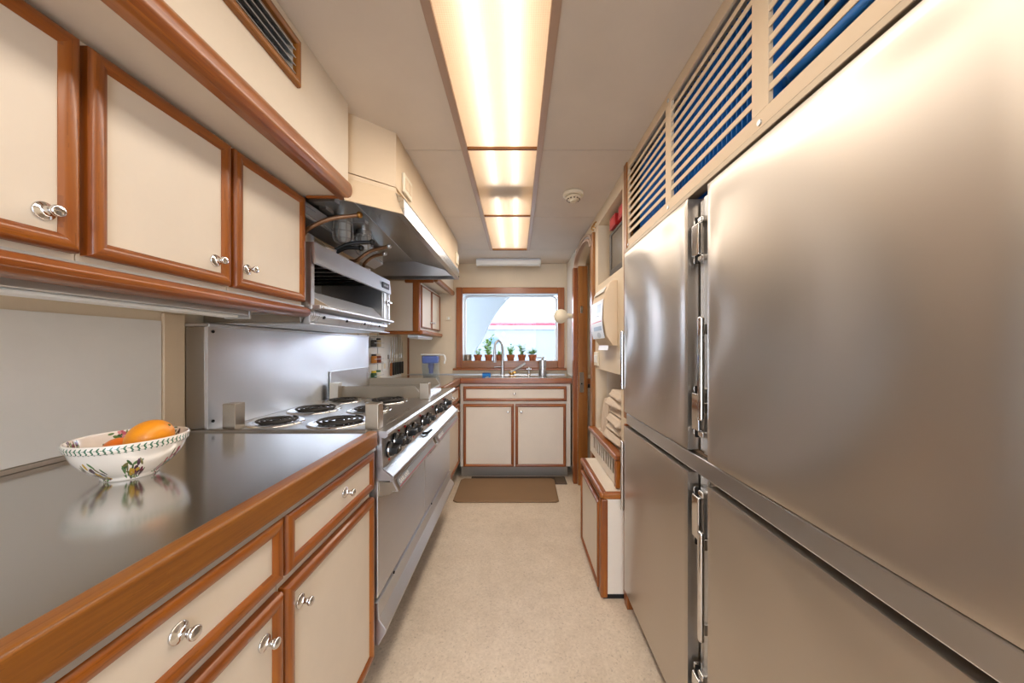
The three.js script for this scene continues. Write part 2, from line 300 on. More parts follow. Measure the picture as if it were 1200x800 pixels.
// ───────── ceiling light ─────────
{
  const t = thing('ceiling_light', 'long warm fluorescent ceiling light with prismatic diffuser panels', 'ceiling light', [(LX0 + LX1) / 2, H, 1.1]);
  const fw = 0.022, y0 = H - 0.006, d0 = -0.85, d1 = 3.085;
  part(t, 'frame', B(LX0 - 0.004, LX0 + fw, y0, H + 0.02, d0, d1, 0.002, 'z'), M.trimMetal);
  part(t, 'frame', B(LX1 - fw, LX1 + 0.004, y0, H + 0.02, d0, d1, 0.002, 'z'), M.trimMetal);
  part(t, 'frame', B(LX0 + fw, LX1 - fw, y0, H + 0.02, d1 - 0.02, d1, 0.002), M.woodLight);
  part(t, 'frame', B(LX0 + fw, LX1 - fw, y0, H + 0.02, d0, d0 + 0.02, 0.002), M.woodLight);
  const housing = std({ color: 0xe8d3b4, roughness: 0.6 });
  part(t, 'housing', [B(LX0 - 0.004, LX0 + 0.004, H + 0.02, H + 0.12, d0, d1), B(LX1 - 0.004, LX1 + 0.004, H + 0.02, H + 0.12, d0, d1), B(LX0, LX1, H + 0.112, H + 0.12, d0, d1), B(LX0, LX1, H + 0.02, H + 0.12, d0, d0 + 0.006), B(LX0, LX1, H + 0.02, H + 0.12, d1 - 0.006, d1)], housing);
  const diff = phy({ color: 0xfff6ea, transmission: 0.9, thickness: 0, roughness: 0.92, ior: 1.3, bumpMap: prismTex, bumpScale: 0.0008 });
  const ds = [-0.83, -0.04, 0.74, 1.515, 2.29, 3.065];
  for (let i = 0; i < 5; i++) {
    const a = ds[i], b = ds[i + 1];
    part(t, 'diffuser', uvm(new THREE.PlaneGeometry(LX1 - LX0 - 2 * fw + 0.004, b - a - 0.012).rotateX(PI / 2).translate((LX0 + LX1) / 2, H + 0.006, -(a + b) / 2), 'z'), diff);
    if (i) part(t, 'divider', B(LX0 + fw, LX1 - fw, y0 + 0.002, H + 0.014, a - 0.008, a + 0.006, 0.002), i === 3 || i === 4 ? M.woodLight : M.woodLight);
  }
  const glow = std({ color: 0xffffff, emissive: new THREE.Color(1, 0.93, 0.84), emissiveIntensity: 3.5 });
  for (const [a, b] of [[-0.78, 0.44], [0.62, 1.86], [2.04, 3.04]]) for (const x of [-0.125, -0.008]) part(t, 'tube', cyl([x, H + 0.036, a], [x, H + 0.036, b], 0.013), glow);
  for (const a of [1.87, 0.45]) part(t, 'lamp_holder', B(-0.16, 0.03, H + 0.02, H + 0.1, a, a + 0.16), M.aluminium);
  for (const [a, b, k] of [[-0.8, 0.45, 1], [0.6, 1.87, 0.95], [2.03, 3.05, 1.4]]) {
    const L = new THREE.RectAreaLight(CEILING_LIGHT.color, CEILING_LIGHT.level * k, LX1 - LX0 - 2 * fw, b - a);
    L.position.set((LX0 + LX1) / 2, H - 0.008, -(a + b) / 2); L.lookAt((LX0 + LX1) / 2, 0, -(a + b) / 2); L.name = 'ceiling_panel_lamp'; scene.add(L);
  }
}
// pantry lamp, beyond the doorway
{
  const t = thing('pantry_lamp', 'small flat lamp on the pantry ceiling', 'lamp', [1.2, H - 0.03, 2.5]);
  part(t, 'lamp_body', B(1.02, 1.38, H - 0.028, H, 2.38, 2.62, 0.006), M.white);
  part(t, 'lamp_glow', B(1.04, 1.36, H - 0.032, H - 0.0285, 2.4, 2.6), std({ color: 0xffffff, emissive: new THREE.Color(1, 0.86, 0.68), emissiveIntensity: 2 }));
  const L = new THREE.RectAreaLight(CEILING_LIGHT.color, 14, 0.3, 0.2); L.position.set(1.2, H - 0.04, -2.5); L.lookAt(1.2, 0, -2.5); L.name = 'pantry_area_lamp'; scene.add(L);
}

// ───────── outside: side deck and neighbouring boat ─────────
{
  solo('deck_overhang', B(-3.5, 4.5, 2.35, 2.45, DB + 0.15, 5.3), M.boatWhite, 'white deck overhang above the window outside', 'overhang').userData.kind = 'structure';
  solo('side_deck', B(-3.5, 4.5, -0.12, 0, DB + 0.16, 5.2), M.boatGrey, 'grey side deck outside the window', 'deck').userData.kind = 'structure';
  solo('aft_deck', B(-3, 3.5, -0.12, -0.001, -6.5, DR - 0.12), M.boatGrey, 'pale aft deck behind the galley doorway', 'deck').userData.kind = 'structure';
  solo('aft_awning', B(-3, 3.5, 2.4, 2.46, -3.6, DR - 0.12), M.boatWhite, 'white awning over the aft deck', 'awning').userData.kind = 'structure';
  const px = [[-0.07, 1.90], [-0.17, 1.80], [-0.28, 1.66], [-0.37, 1.505], [-0.44, 1.355], [-0.54, 1.19], [-0.60, 1.06], [-0.62, 0.9], [-0.62, 0.0]];
  const s = new THREE.Shape(); s.moveTo(-1.7, 0); s.lineTo(-0.62, 0); s.splineThru([...px].reverse().slice(1).map((p) => new THREE.Vector2(...p))); s.lineTo(0.02, 2.0); s.lineTo(0.16, 2.34); s.lineTo(-1.7, 2.34); s.lineTo(-1.7, 0);
  solo('wing_bulkhead', slabD(s, 4.6, 4.68, [], 0.01), M.boatGrey, 'pale grey curved bulkhead wing outside the window', 'bulkhead');
  const t = thing('neighbouring_boat', 'white boat with a red stripe moored beyond the window', 'boat', [1, -1.4, 10]);
  part(t, 'hull', slabD([[-5, -1.4], [8, -1.4], [8.4, 1.72], [-5, 1.66]], 9.0, 9.6, [], 0.02), M.boatHull);
  part(t, 'rubbing_strake', slabD([[-5, 1.66], [8.4, 1.72], [8.4, 1.80], [-5, 1.74]], 8.93, 9.5, [], 0.01), M.boatWhite);
  part(t, 'red_stripe', slabD([[-5, 1.74], [8.4, 1.80], [8.4, 1.87], [-5, 1.81]], 8.97, 9.5, [], 0.005), M.boatRed, { label: 'red stripe' });
  part(t, 'superstructure', slabD([[-5, 1.845], [8.4, 1.905], [8.2, 4.4], [-5, 4.4]], 9.12, 9.7, [], 0.02), M.boatWhite);
  part(t, 'hull_window', slabD(roundRect(-0.74, -0.50, 1.30, 1.46, 0.03), 8.985, 9.01), M.glassDark = std({ color: 0x51667c, roughness: 0.1 }));
  part(t, 'porthole', cyl([-0.36, 1.56, 8.97], [-0.36, 1.56, 9.01], 0.035), M.aluminium);
  solo('harbour_water', B(-30, 30, -1.5, -1.4, 5.4, 60), std({ color: 0x8fa3ad, roughness: 0.15 }), 'pale harbour water below the boats', 'water').userData.kind = 'structure';
}

// ───────── cabinet fronts ─────────
const KNOB = lathe([[0.0, 0], [0.0142, 0], [0.015, 0.002], [0.0138, 0.004], [0.009, 0.006], [0.0062, 0.009], [0.0055, 0.014], [0.0062, 0.018], [0.0085, 0.0205], [0.0098, 0.0235], [0.0095, 0.027], [0.0072, 0.0288], [0, 0.0294]], [0, 0, 0], 24).rotateX(PI / 2);
function mitred(w, h, fw, th) {   // a wooden frame of four mitred rails with rounded faces, in the xy plane, facing +z
  const prof = [[0, 0], [0, th * 0.62], [fw * 0.1, th * 0.86], [fw * 0.28, th], [fw * 0.6, th], [fw * 0.88, th * 0.88], [fw, th * 0.7], [fw, 0]];
  const rail = (L, flip) => {
    const q = [], uv = [];
    for (let i = 0; i < prof.length; i++) {
      const [a, b] = prof[i], [c, e] = prof[(i + 1) % prof.length];
      const p = [[a, a, b], [L - a, a, b], [L - c, c, e], [c, c, e]];
      for (const k of [0, 2, 1, 0, 3, 2]) { q.push(...p[k]); uv.push(p[k][0] + flip, p[k][1] + p[k][2] * 0.7 + flip * 0.37); }
    }
    const g = new THREE.BufferGeometry(); g.setAttribute('position', new THREE.Float32BufferAttribute(q, 3)); g.setAttribute('uv', new THREE.Float32BufferAttribute(uv, 2)); g.computeVertexNormals();
    return toCreasedNormals(g, 0.7);
  };
  const o = rnd();
  const a = rail(w, o).translate(-w / 2, -h / 2, 0), b = rail(h, o + 0.3).rotateZ(PI / 2).translate(w / 2, -h / 2, 0), c = rail(w, o + 0.6).rotateZ(PI).translate(w / 2, h / 2, 0), e = rail(h, o + 0.9).rotateZ(-PI / 2).translate(-w / 2, h / 2, 0);
  return merge([a, b, c, e]);
}
// kind 'door' or 'drawer' as a part with panel, frame and knob below it; pos: centre on its back plane; turn: 90 faces +x, -90 faces -x
function front(parent, kind, w, h, pos, turn, knob, o = {}) {
  const g = new THREE.Group(); g.name = kind; parent.add(g);
  parent.updateWorldMatrix(true, false);
  g.position.copy(new THREE.Vector3(pos[0], pos[1], -pos[2]).sub(parent.position)); g.rotation.y = turn * R;
  const fw = o.fw ?? 0.028, th = o.th ?? 0.022;
  const add = (name, geo, mat) => { const m = shade(new THREE.Mesh(geo, mat)); m.name = name; g.add(m); return m; };
  add('panel', uvm(new THREE.BoxGeometry(w - 2 * fw + 0.006, h - 2 * fw + 0.006, th * 0.62).toNonIndexed().translate(0, 0, th * 0.31)), o.panel ?? M.cream);
  add('frame', mitred(w, h, fw, th), o.frame ?? M.wood);
  if (knob) { const k = add('knob', KNOB, M.chrome); k.position.set(knob[0], knob[1], th * 0.62); if (o.knobScale) k.scale.setScalar(o.knobScale); }
  return g;
}

// ───────── lower cabinets beside the counter ─────────
const CX = -0.478, CF = CX - 0.022;
function lowerUnit(d0, d1, label, knobDoor, knobDrawer = 0) {
  const t = thing('base_cabinet', label, 'cabinet', [(-1.1 + CF) / 2, 0, (d0 + d1) / 2], 'cream base cabinets below the steel counter');
  part(t, 'body', B(-1.12, CF - 0.001, 0.11, 0.851, d0, d1), M.cream);
  part(t, 'kickboard', B(-1.1, CF - 0.07, 0, 0.11, d0, d1), M.steelDull);
  const w = d1 - d0 - 0.006, c = (d0 + d1) / 2;
  front(t, 'drawer', w, 0.128, [CF, 0.7865, c], 90, [knobDrawer, 0.005]);
  front(t, 'door', w, 0.541, [CF, 0.4255, c], 90, [knobDoor * (w / 2 - 0.05), 0.541 / 2 - 0.063]);
  return t;
}
lowerUnit(0.711, 1.154, 'cream base cabinet with knobbed drawer standing against the stove', -1, 0.03);
lowerUnit(0.27, 0.708, 'cream base cabinet under the counter below the fruit bowl, drawer over door', 1);
lowerUnit(-0.17, 0.267, 'cream base cabinet at the camera end of the steel counter', 1);
{
  const t = thing('steel_counter', 'brushed stainless worktop with a varnished wooden front rail', 'worktop', [-0.8, 0.868, 0.4]);
  part(t, 'steel_top', B(XL, CX - 0.026, 0.893, 0.915, -0.6, 1.158, 0.002, 'z'), M.steelTop);
  part(t, 'front_rail', B(CX - 0.03, CX + 0.006, 0.863, 0.917, -0.6, 1.160, 0.008, 'z'), M.woodLight);
  part(t, 'underside_strip', B(CX - 0.05, CX - 0.002, 0.8525, 0.8628, -0.6, 1.16), M.aluminium);
  part(t, 'upstand', B(XL, XL + 0.006, 0.915, 0.928, -0.6, 1.095, 0.002), M.steel);
  part(t, 'end_lip', B(-1.1, CX - 0.03, 0.912, 0.921, 1.148, 1.1605, 0.003, 'x'), M.steelDull);
}
{
  const wall = solo('splash_panel', B(XL + 0.001, XL + 0.006, 0.93, 1.285, -0.6, 1.092), M.whiteWall, 'smooth off-white wall panel behind the fruit bowl', 'wall panel');
}
// ───────── soffit and upper cabinets ─────────
{
  const SX = -0.611, d1 = 1.234;
  const s = struct('trim_3', [slabX(rect(-0.9, d1, 1.748, H), SX - 0.018, SX, [rect(0.466, 0.932, 1.936, 2.031)]), B(XL, SX - 0.018, 1.748, 1.76, -0.9, d1), B(XL, SX - 0.018, 1.76, H, d1 - 0.018, d1)], M.soffit, 'cream boxed soffit above the upper cabinets');
  part(s, 'handrail', smooth(slabD([[SX - 0.03, 1.803], [SX - 0.03, 1.734], ...[...Array(15)].map((_, i) => { const a = -PI / 2 + PI * i / 14; return [SX - 0.012 + 0.026 * Math.cos(a), 1.7685 + 0.0345 * Math.sin(a)]; })], -0.9, d1 + 0.005, [], 0.003, 'z')), M.wood, { label: 'varnished wooden edge rail' });
  part(s, 'end_rail', B(-0.76, SX + 0.004, 1.738, 1.747, d1 - 0.008, d1 + 0.004, 0.003, 'x'), M.wood);
  const v = thing('air_grille', 'wood framed slatted air grille set in the soffit', 'grille', [SX, 1.92, 0.7]);
  const f = mitred(0.50, 0.127, 0.019, 0.014); f.rotateY(PI / 2).translate(SX, 1.9835, -0.699);
  part(v, 'frame', f, M.woodLight);
  part(v, 'duct', [B(SX - 0.40, SX - 0.018, 1.926, 1.936, 0.46, 0.94), B(SX - 0.40, SX - 0.018, 2.031, 2.041, 0.46, 0.94), B(SX - 0.40, SX - 0.018, 1.936, 2.031, 0.456, 0.466), B(SX - 0.40, SX - 0.018, 1.936, 2.031, 0.932, 0.942), B(SX - 0.41, SX - 0.40, 1.926, 2.041, 0.456, 0.942)], M.aluminium);
  for (let i = 0; i < 4; i++) { const y = 1.951 + i * 0.0215; part(v, 'slat', sheet([[SX - 0.016, y + 0.010, 0.468], [SX + 0.008, y - 0.006, 0.468], [SX + 0.008, y - 0.006, 0.93], [SX - 0.016, y + 0.010, 0.93]], 0.0016), M.aluminium); }
}
const UF = -0.779;
{
  const G = 'cream upper cabinets over the counter';
  const unit = (d0, d1, label, kx) => {
    const t = thing('upper_cabinet', label, 'cabinet', [-0.96, 1.35, (d0 + d1) / 2], G);
    part(t, 'body', B(XL + 0.001, UF - 0.001, 1.351, 1.747, d0, d1), M.cream);
    front(t, 'door', d1 - d0 - 0.010, 0.374, [UF, 1.5505, (d0 + d1) / 2], 90, [kx * ((d1 - d0) / 2 - 0.05), -0.13]);
  };
  unit(0.917, 1.233, 'cream upper cabinet whose door ends at the range hood', -1);
  unit(0.603, 0.915, 'middle cream upper cabinet with its knob next to the door by the hood', 1);
  unit(0.289, 0.601, 'large cream upper cabinet next but one to the range hood', 1);
  unit(-0.025, 0.287, 'cream upper cabinet at the camera end of the row', 1);
  const t = thing('cabinet_rail', 'rounded varnished wooden rail under the upper cabinets', 'rail', [UF, 1.31, 0.5]);
  const prof = [[UF - 0.02, 1.345], [UF - 0.02, 1.309], ...[...Array(13)].map((_, i) => { const a = -PI / 2 + PI * i / 12; return [UF + 0.014 + 0.024 * Math.cos(a), 1.327 + 0.018 * Math.sin(a)]; })];
  part(t, 'rail', smooth(slabD(prof, -0.6, 1.228, [], 0.003, 'z')), M.wood);
  part(t, 'facing_strip', B(UF - 0.02, UF + 0.012, 1.3455, 1.3505, -0.6, 1.228), M.aluminium);
  part(t, 'underside', B(XL + 0.001, UF - 0.019, 1.325, 1.35, -0.6, 1.228), M.cream);
  const l = thing('under_cabinet_light', 'slim aluminium strip light below the upper cabinets', 'strip light', [-0.86, 1.29, 0.3]);
  part(l, 'housing', B(-0.90, -0.825, 1.298, 1.3245, -0.5, 1.05, 0.003, 'z'), M.aluminium);
  part(l, 'cover', B(-0.89, -0.84, 1.29, 1.2978, -0.5, 1.03, 0.003, 'z'), M.white);
  part(l, 'end_cap', B(-0.902, -0.823, 1.288, 1.3246, 1.05, 1.058, 0.002), M.aluminium);
}

// ───────── fruit bowl ─────────
{
  const bx = -0.866, bd = 0.765, by = 0.9155;
  const print = canvasTex(2048, 512, (c, w, h) => {
    c.fillStyle = '#efe9df'; c.fillRect(0, 0, w, h);
    const Y = (v) => h * (1 - v);
    c.strokeStyle = '#3f6f55'; c.fillStyle = '#3f6f55'; c.lineWidth = 3;
    for (const v of [0.485, 0.545]) for (let i = 0; i < 64; i++) {
      const x = (i + 0.5) * w / 64, y = Y(v);
      c.beginPath(); c.moveTo(x - 14, y); c.lineTo(x + 14, y); c.stroke();
      for (const s of [-1, 1]) { c.save(); c.translate(x, y); c.rotate(s * 0.85); c.beginPath(); c.ellipse(11, 0, 13, 4.2, 0, 0, 7); c.fill(); c.restore(); }
    }
    let sd = 5; const q = () => { sd = (sd * 16807) % 2147483647; return sd / 2147483647; };
    for (const [v, n, k] of [[0.27, 7, 1], [0.78, 6, 1.1]]) for (let i = 0; i < n; i++) {
      const x0 = (i + 0.5) * w / n, y0 = Y(v), pink = i % 2;
      for (let j = 0; j < 38; j++) { const a = q() * 6.3, r = q() * 1; c.fillStyle = ['#3d5a34', '#567a45', '#6f6a3a'][j % 3]; c.save(); c.translate(x0 + Math.cos(a) * r * 92 * k, y0 + Math.sin(a) * r * 62); c.rotate(q() * 6.3); c.beginPath(); c.ellipse(0, 0, 19, 6, 0, 0, 7); c.fill(); c.restore(); }
      for (let j = 0; j < 18; j++) { const a = q() * 6.3, r = q(); c.fillStyle = (pink ? ['#b8586a', '#a94c5c', '#d08a8f'] : ['#4a2a40', '#6a3040', '#cfa540'])[j % 3]; c.save(); c.translate(x0 + Math.cos(a) * r * 90 * k, y0 + Math.sin(a) * r * 62); c.rotate(q() * 6.3); c.beginPath(); c.ellipse(0, 0, 14, 10, 0, 0, 7); c.fill(); c.restore(); }
    }
  });
  print.wrapS = THREE.RepeatWrapping;
  const pts = [[0.001, 0.006], [0.036, 0.006], [0.04, 0.0], [0.044, 0.0], [0.0455, 0.004], [0.047, 0.008], [0.06, 0.017], [0.072, 0.028], [0.081, 0.040], [0.0875, 0.053], [0.091, 0.064], [0.0945, 0.066], [0.096, 0.073], [0.0955, 0.079], [0.0935, 0.0805], [0.0915, 0.079], [0.089, 0.07], [0.085, 0.056], [0.078, 0.042], [0.067, 0.029], [0.052, 0.018], [0.034, 0.012], [0.001, 0.011]];
  const g = new THREE.LatheGeometry(new THREE.SplineCurve(pts.map((p) => new THREE.Vector2(...p))).getPoints(60), 64);
  g.scale(1, 1.08, 1); g.rotateY(0.5); g.translate(bx, by, -bd);
  solo('fruit_bowl', g, phy({ map: print, roughness: 0.18, clearcoat: 0.6, clearcoatRoughness: 0.08 }), 'white ceramic bowl with painted flowers and a green leaf rim', 'bowl');
  const peel = dataTex(256, 256, (u, v) => { const t = 0.7 + 0.3 * fbm(u, v, 40, 40, 101, 2); return [t, t, t]; }, false, 0.3, 0.3);
  const fruit = (name, x, y, d, rx, ry, col, label, cat) => {
    const t = thing(name, label, cat, [x, y - ry, d]);
    const s = new THREE.SphereGeometry(1, 40, 28), p = s.attributes.position;
    for (let i = 0; i < p.count; i++) { const yy = p.getY(i), k = Math.hypot(p.getX(i), p.getZ(i)); const dim = Math.exp(-k * k * 40) * 0.06 * Math.sign(yy); p.setXYZ(i, p.getX(i) * rx, (yy - dim) * ry, p.getZ(i) * rx); }
    s.computeVertexNormals(); s.rotateZ(-0.9).rotateY(0.5).translate(x, y, -d);
    part(t, 'peel', s, phy({ color: col, roughness: 0.42, bumpMap: peel, bumpScale: 0.0012, clearcoat: 0.3, clearcoatRoughness: 0.3 }));
    const st = new THREE.Vector3(0, ry * 0.93, 0).applyEuler(new THREE.Euler(0, 0, -0.9)).applyEuler(new THREE.Euler(0, 0.5, 0));
    part(t, 'stem_end', new THREE.IcosahedronGeometry(0.0035, 1).translate(x + st.x, y + st.y, -d + st.z), std({ color: 0x6a6a35, roughness: 0.9 }));
  };
  fruit('orange', bx + 0.030, by + 0.079, bd + 0.012, 0.038, 0.043, 0xf59a0c, 'large yellow-orange fruit rising above the bowl rim', 'orange');
  fruit('tangerine', bx - 0.030, by + 0.048, bd + 0.008, 0.034, 0.029, 0xee7a14, 'smaller orange tangerine lying low in the bowl', 'tangerine');
}

// ───────── range ─────────
const RX0 = -1.055, RX1 = -0.478, R0 = 1.168, R1 = 2.43, HOB = 0.915;
{
  const t = thing('range', 'stainless electric range with coil burners, griddle and two ovens', 'range', [-0.77, 0, 1.8]);
  part(t, 'body', B(RX0 - 0.03, RX1 - 0.03, 0.185, HOB - 0.02, R0, R1), M.steelDull);
  part(t, 'hob', B(RX0 - 0.03, RX1 - 0.005, HOB - 0.02, HOB, R0, 1.925, 0.002, 'z'), M.steel);
  part(t, 'front_nosing', slabD([[RX1 - 0.005, HOB - 0.02], [RX1 + 0.028, HOB - 0.024], [RX1 + 0.037, HOB - 0.018], [RX1 + 0.038, HOB - 0.008], [RX1 + 0.03, HOB - 0.001], [RX1 - 0.005, HOB]], R0 - 0.006, R1, [], 0, 'z'), M.steel);
  part(t, 'side_lip', B(RX0, RX1 - 0.02, HOB, HOB + 0.005, R0, R0 + 0.006, 0.001), M.steelDull);
  for (const [x, d, r] of [[-0.915, 1.297, 0.076], [-0.675, 1.297, 0.09], [-0.92, 1.553, 0.09], [-0.672, 1.553, 0.076], [-0.925, 1.808, 0.076], [-0.69, 1.808, 0.09]]) {
    const pan = part(t, 'burner', lathe([[0.012, 0.001], [r * 0.7, 0.0012], [r * 0.98, 0.003], [r, 0.006], [r + 0.013, 0.006], [r + 0.018, 0.0035], [r + 0.019, 0.0]], [x, HOB, d], 48), M.chrome);
    const p = []; for (let i = 0; i <= 130; i++) { const a = i / 130 * 3.2 * 2 * PI, rad = r * 0.27 + (r * 0.93 - r * 0.27) * i / 130; p.push([x + Math.cos(a) * rad, HOB + 0.011, d + Math.sin(a) * rad]); }
    part(pan, 'coil', tube(p, r * 0.047, 7, 230), M.coil);
    part(pan, 'coil_cap', cyl([x, HOB + 0.008, d], [x, HOB + 0.012, d], r * 0.16), M.iron);
  }
  // corner posts
  for (const [x0, x1, d] of [[RX1 - 0.048, RX1 - 0.002, 1.180], [-1.02, -0.975, 1.180], [-1.035, -0.985, 1.878], [-0.535, -0.485, 1.872]]) part(t, 'rail_post', B(x0, x1, HOB, HOB + 0.09, d, d + 0.045, 0.003, 'y'), M.post);
  // griddle with splash guard
  part(t, 'griddle_plate', B(RX0 + 0.01, -0.535, HOB - 0.03, 0.942, 1.93, R1 - 0.02, 0.002, 'x'), M.steelTop);
  part(t, 'grease_trough', B(-0.535, RX1 - 0.005, HOB - 0.03, HOB - 0.004, 1.926, R1, 0.002, 'z'), M.steel);
  const gp = (top) => [[RX0, HOB - 0.01], [-0.535, HOB - 0.01], [-0.535, HOB + 0.012], [-0.575, top], [RX0, top]];
  part(t, 'splash_guard', slabD(gp(0.982), 1.918, 1.925, [], 0.001), M.guard);
  part(t, 'splash_guard', slabD(gp(0.986), 2.405, 2.412, [], 0.001), M.guard);
  part(t, 'splash_guard', B(RX0 + 0.002, RX0 + 0.012, HOB - 0.01, 1.065, 1.914, 2.412, 0.002), M.steel);
  // back splash sheet
  const bs = part(t, 'back_splash', B(RX0 - 0.012, RX0, HOB, 1.272, R0 - 0.004, R1 - 0.005, 0.002, 'y'), M.steelSplash);
  for (const y of [0.945, 1.255]) part(bs, 'screw', cyl([RX0, y, R0 + 0.015], [RX0 + 0.003, y, R0 + 0.015], 0.005), M.iron);
  part(t, 'return_panel', B(XL + 0.012, RX0 - 0.012, HOB + 0.006, 1.271, R0 - 0.003, R0 + 0.009, 0.001, 'y'), M.steelDull);
  part(t, 'splash_cap', B(XL + 0.001, RX0 + 0.004, 1.272, 1.282, R0 - 0.004, R1 - 0.005, 0.002, 'z'), M.steel);
  // control panel and knobs
  part(t, 'control_panel', sheet([[RX1 + 0.014, 0.893, R0], [RX1 + 0.019, 0.784, R0], [RX1 + 0.019, 0.784, R1], [RX1 + 0.014, 0.893, R1]], -0.03), M.steel);
  const pf = RX1 + 0.017;
  for (const [d, y] of [[1.225, 0.835], [1.285, 0.85], [1.345, 0.835], [1.435, 0.846], [1.515, 0.84], [1.66, 0.843], [1.76, 0.838], [1.95, 0.846], [2.06, 0.836], [2.19, 0.846]]) {
    const k = part(t, 'knob', [cyl([pf, y, d], [pf + 0.005, y, d], 0.0285, 0.0285, 28), cyl([pf + 0.005, y, d], [pf + 0.018, y, d], 0.025, 0.022, 28), B(pf + 0.012, pf + 0.040, y - 0.012, y + 0.012, d - 0.022, d + 0.022, 0.005)], M.black);
    part(k, 'dial_ring', cyl([pf + 0.006, y, d], [pf + 0.010, y, d], 0.0272, 0.0265, 28), M.chrome);
    part(k, 'pointer', B(pf + 0.0395, pf + 0.0408, y + 0.001, y + 0.009, d - 0.0015, d + 0.0015), M.white);
    part(k, 'indicator_mark', B(pf - 0.001, pf + 0.003, y - 0.039, y - 0.032, d - 0.006, d + 0.006, 0.001), std({ color: 0xd24a1c, roughness: 0.5 }));
  }
  for (const d of [1.33, 1.40, 1.62, 1.86, 2.13]) part(t, 'pilot_light', cyl([pf - 0.002, 0.877, d], [pf + 0.004, 0.877, d], 0.0045), M.red);
  // sloping ledge under the knobs
  part(t, 'ledge', [sheet([[RX1 + 0.014, 0.788, R0], [RX1 + 0.052, 0.757, R0], [RX1 + 0.052, 0.757, R1], [RX1 + 0.014, 0.788, R1]], 0.003), B(RX1 + 0.05, RX1 + 0.056, 0.744, 0.760, R0, R1, 0.002, 'z')], M.steel);
  part(t, 'ledge_end', slabD([[RX1 - 0.02, 0.742], [RX1 + 0.05, 0.744], [RX1 + 0.05, 0.756], [RX1 + 0.014, 0.786], [RX1 - 0.02, 0.786]], R0, R0 + 0.004), M.steel);
  part(t, 'spoon_rest', tube([[RX1 + 0.03, 0.79, 1.63], [RX1 + 0.042, 0.786, 1.66], [RX1 + 0.046, 0.785, 1.72]], 0.006), M.iron);
  // ovens
  const plate = canvasTex(1024, 64, (c, w, h) => {
    c.fillStyle = '#9aa1aa'; c.fillRect(0, 0, w, h); c.fillStyle = '#c0413c'; c.fillRect(0, h * 0.80, w, h * 0.09);
    c.fillStyle = '#f4f4f2'; c.font = 'bold 44px sans-serif'; c.textBaseline = 'middle'; c.fillText('GARLAND', 26, h * 0.42);
  });
  for (const [a, b] of [[R0 + 0.004, 1.764], [1.772, R1 - 0.006]]) {
    const o = part(t, 'oven_door', B(RX1 - 0.028, RX1, 0.338, 0.742, a, b, 0.003, 'y'), M.steelDoor);
    // sloping handle, its end brackets and name strip
    const h0 = a + 0.012, h1 = b - 0.03;
    part(o, 'handle', [sheet([[RX1 + 0.05, 0.736, h0], [RX1 + 0.068, 0.700, h0], [RX1 + 0.068, 0.700, h1], [RX1 + 0.05, 0.736, h1]], -0.006), B(RX1 + 0.036, RX1 + 0.052, 0.733, 0.738, h0, h1, 0.001, 'z'), B(RX1 + 0.045, RX1 + 0.066, 0.699, 0.7035, h0, h1, 0.001, 'z')], M.steel);
    for (const d of [h0, h1 - 0.02]) part(o, 'bracket', slabD([[RX1 - 0.01, 0.735], [RX1 + 0.047, 0.733], [RX1 + 0.062, 0.703], [RX1 + 0.04, 0.690], [RX1 - 0.01, 0.678]], d, d + 0.02, [], 0.002), M.guard);
    const strip = new THREE.PlaneGeometry(h1 - h0 - 0.04, 0.030); strip.rotateX(-0.46).rotateY(PI / 2).translate(RX1 + 0.0605, 0.7185, -(h0 + h1) / 2);
    part(o, 'name_strip', strip, std({ map: plate, roughness: 0.35, metalness: 0.3 }));
  }
  part(t, 'base_panel', slabD([[RX1 - 0.03, 0.325], [RX1 + 0.002, 0.325], [RX1 + 0.004, 0.27], [RX1 + 0.03, 0.235], [RX1 + 0.028, 0.222], [RX1 + 0.002, 0.18], [RX1 - 0.03, 0.18]], R0, R1, [], 0.001, 'y'), M.steelDoor);
  for (const d of [1.32, 1.9]) part(t, 'screw', cyl([RX1, 0.331, d], [RX1 + 0.004, 0.331, d], 0.005), M.iron);
  for (const [x, d] of [[RX1 - 0.1, R0 + 0.08], [RX1 - 0.1, R1 - 0.08], [RX0 + 0.08, R0 + 0.08], [RX0 + 0.08, R1 - 0.08]]) part(t, 'leg', cyl([x, 0, d], [x, 0.19, d], 0.022), M.steelDull);
}

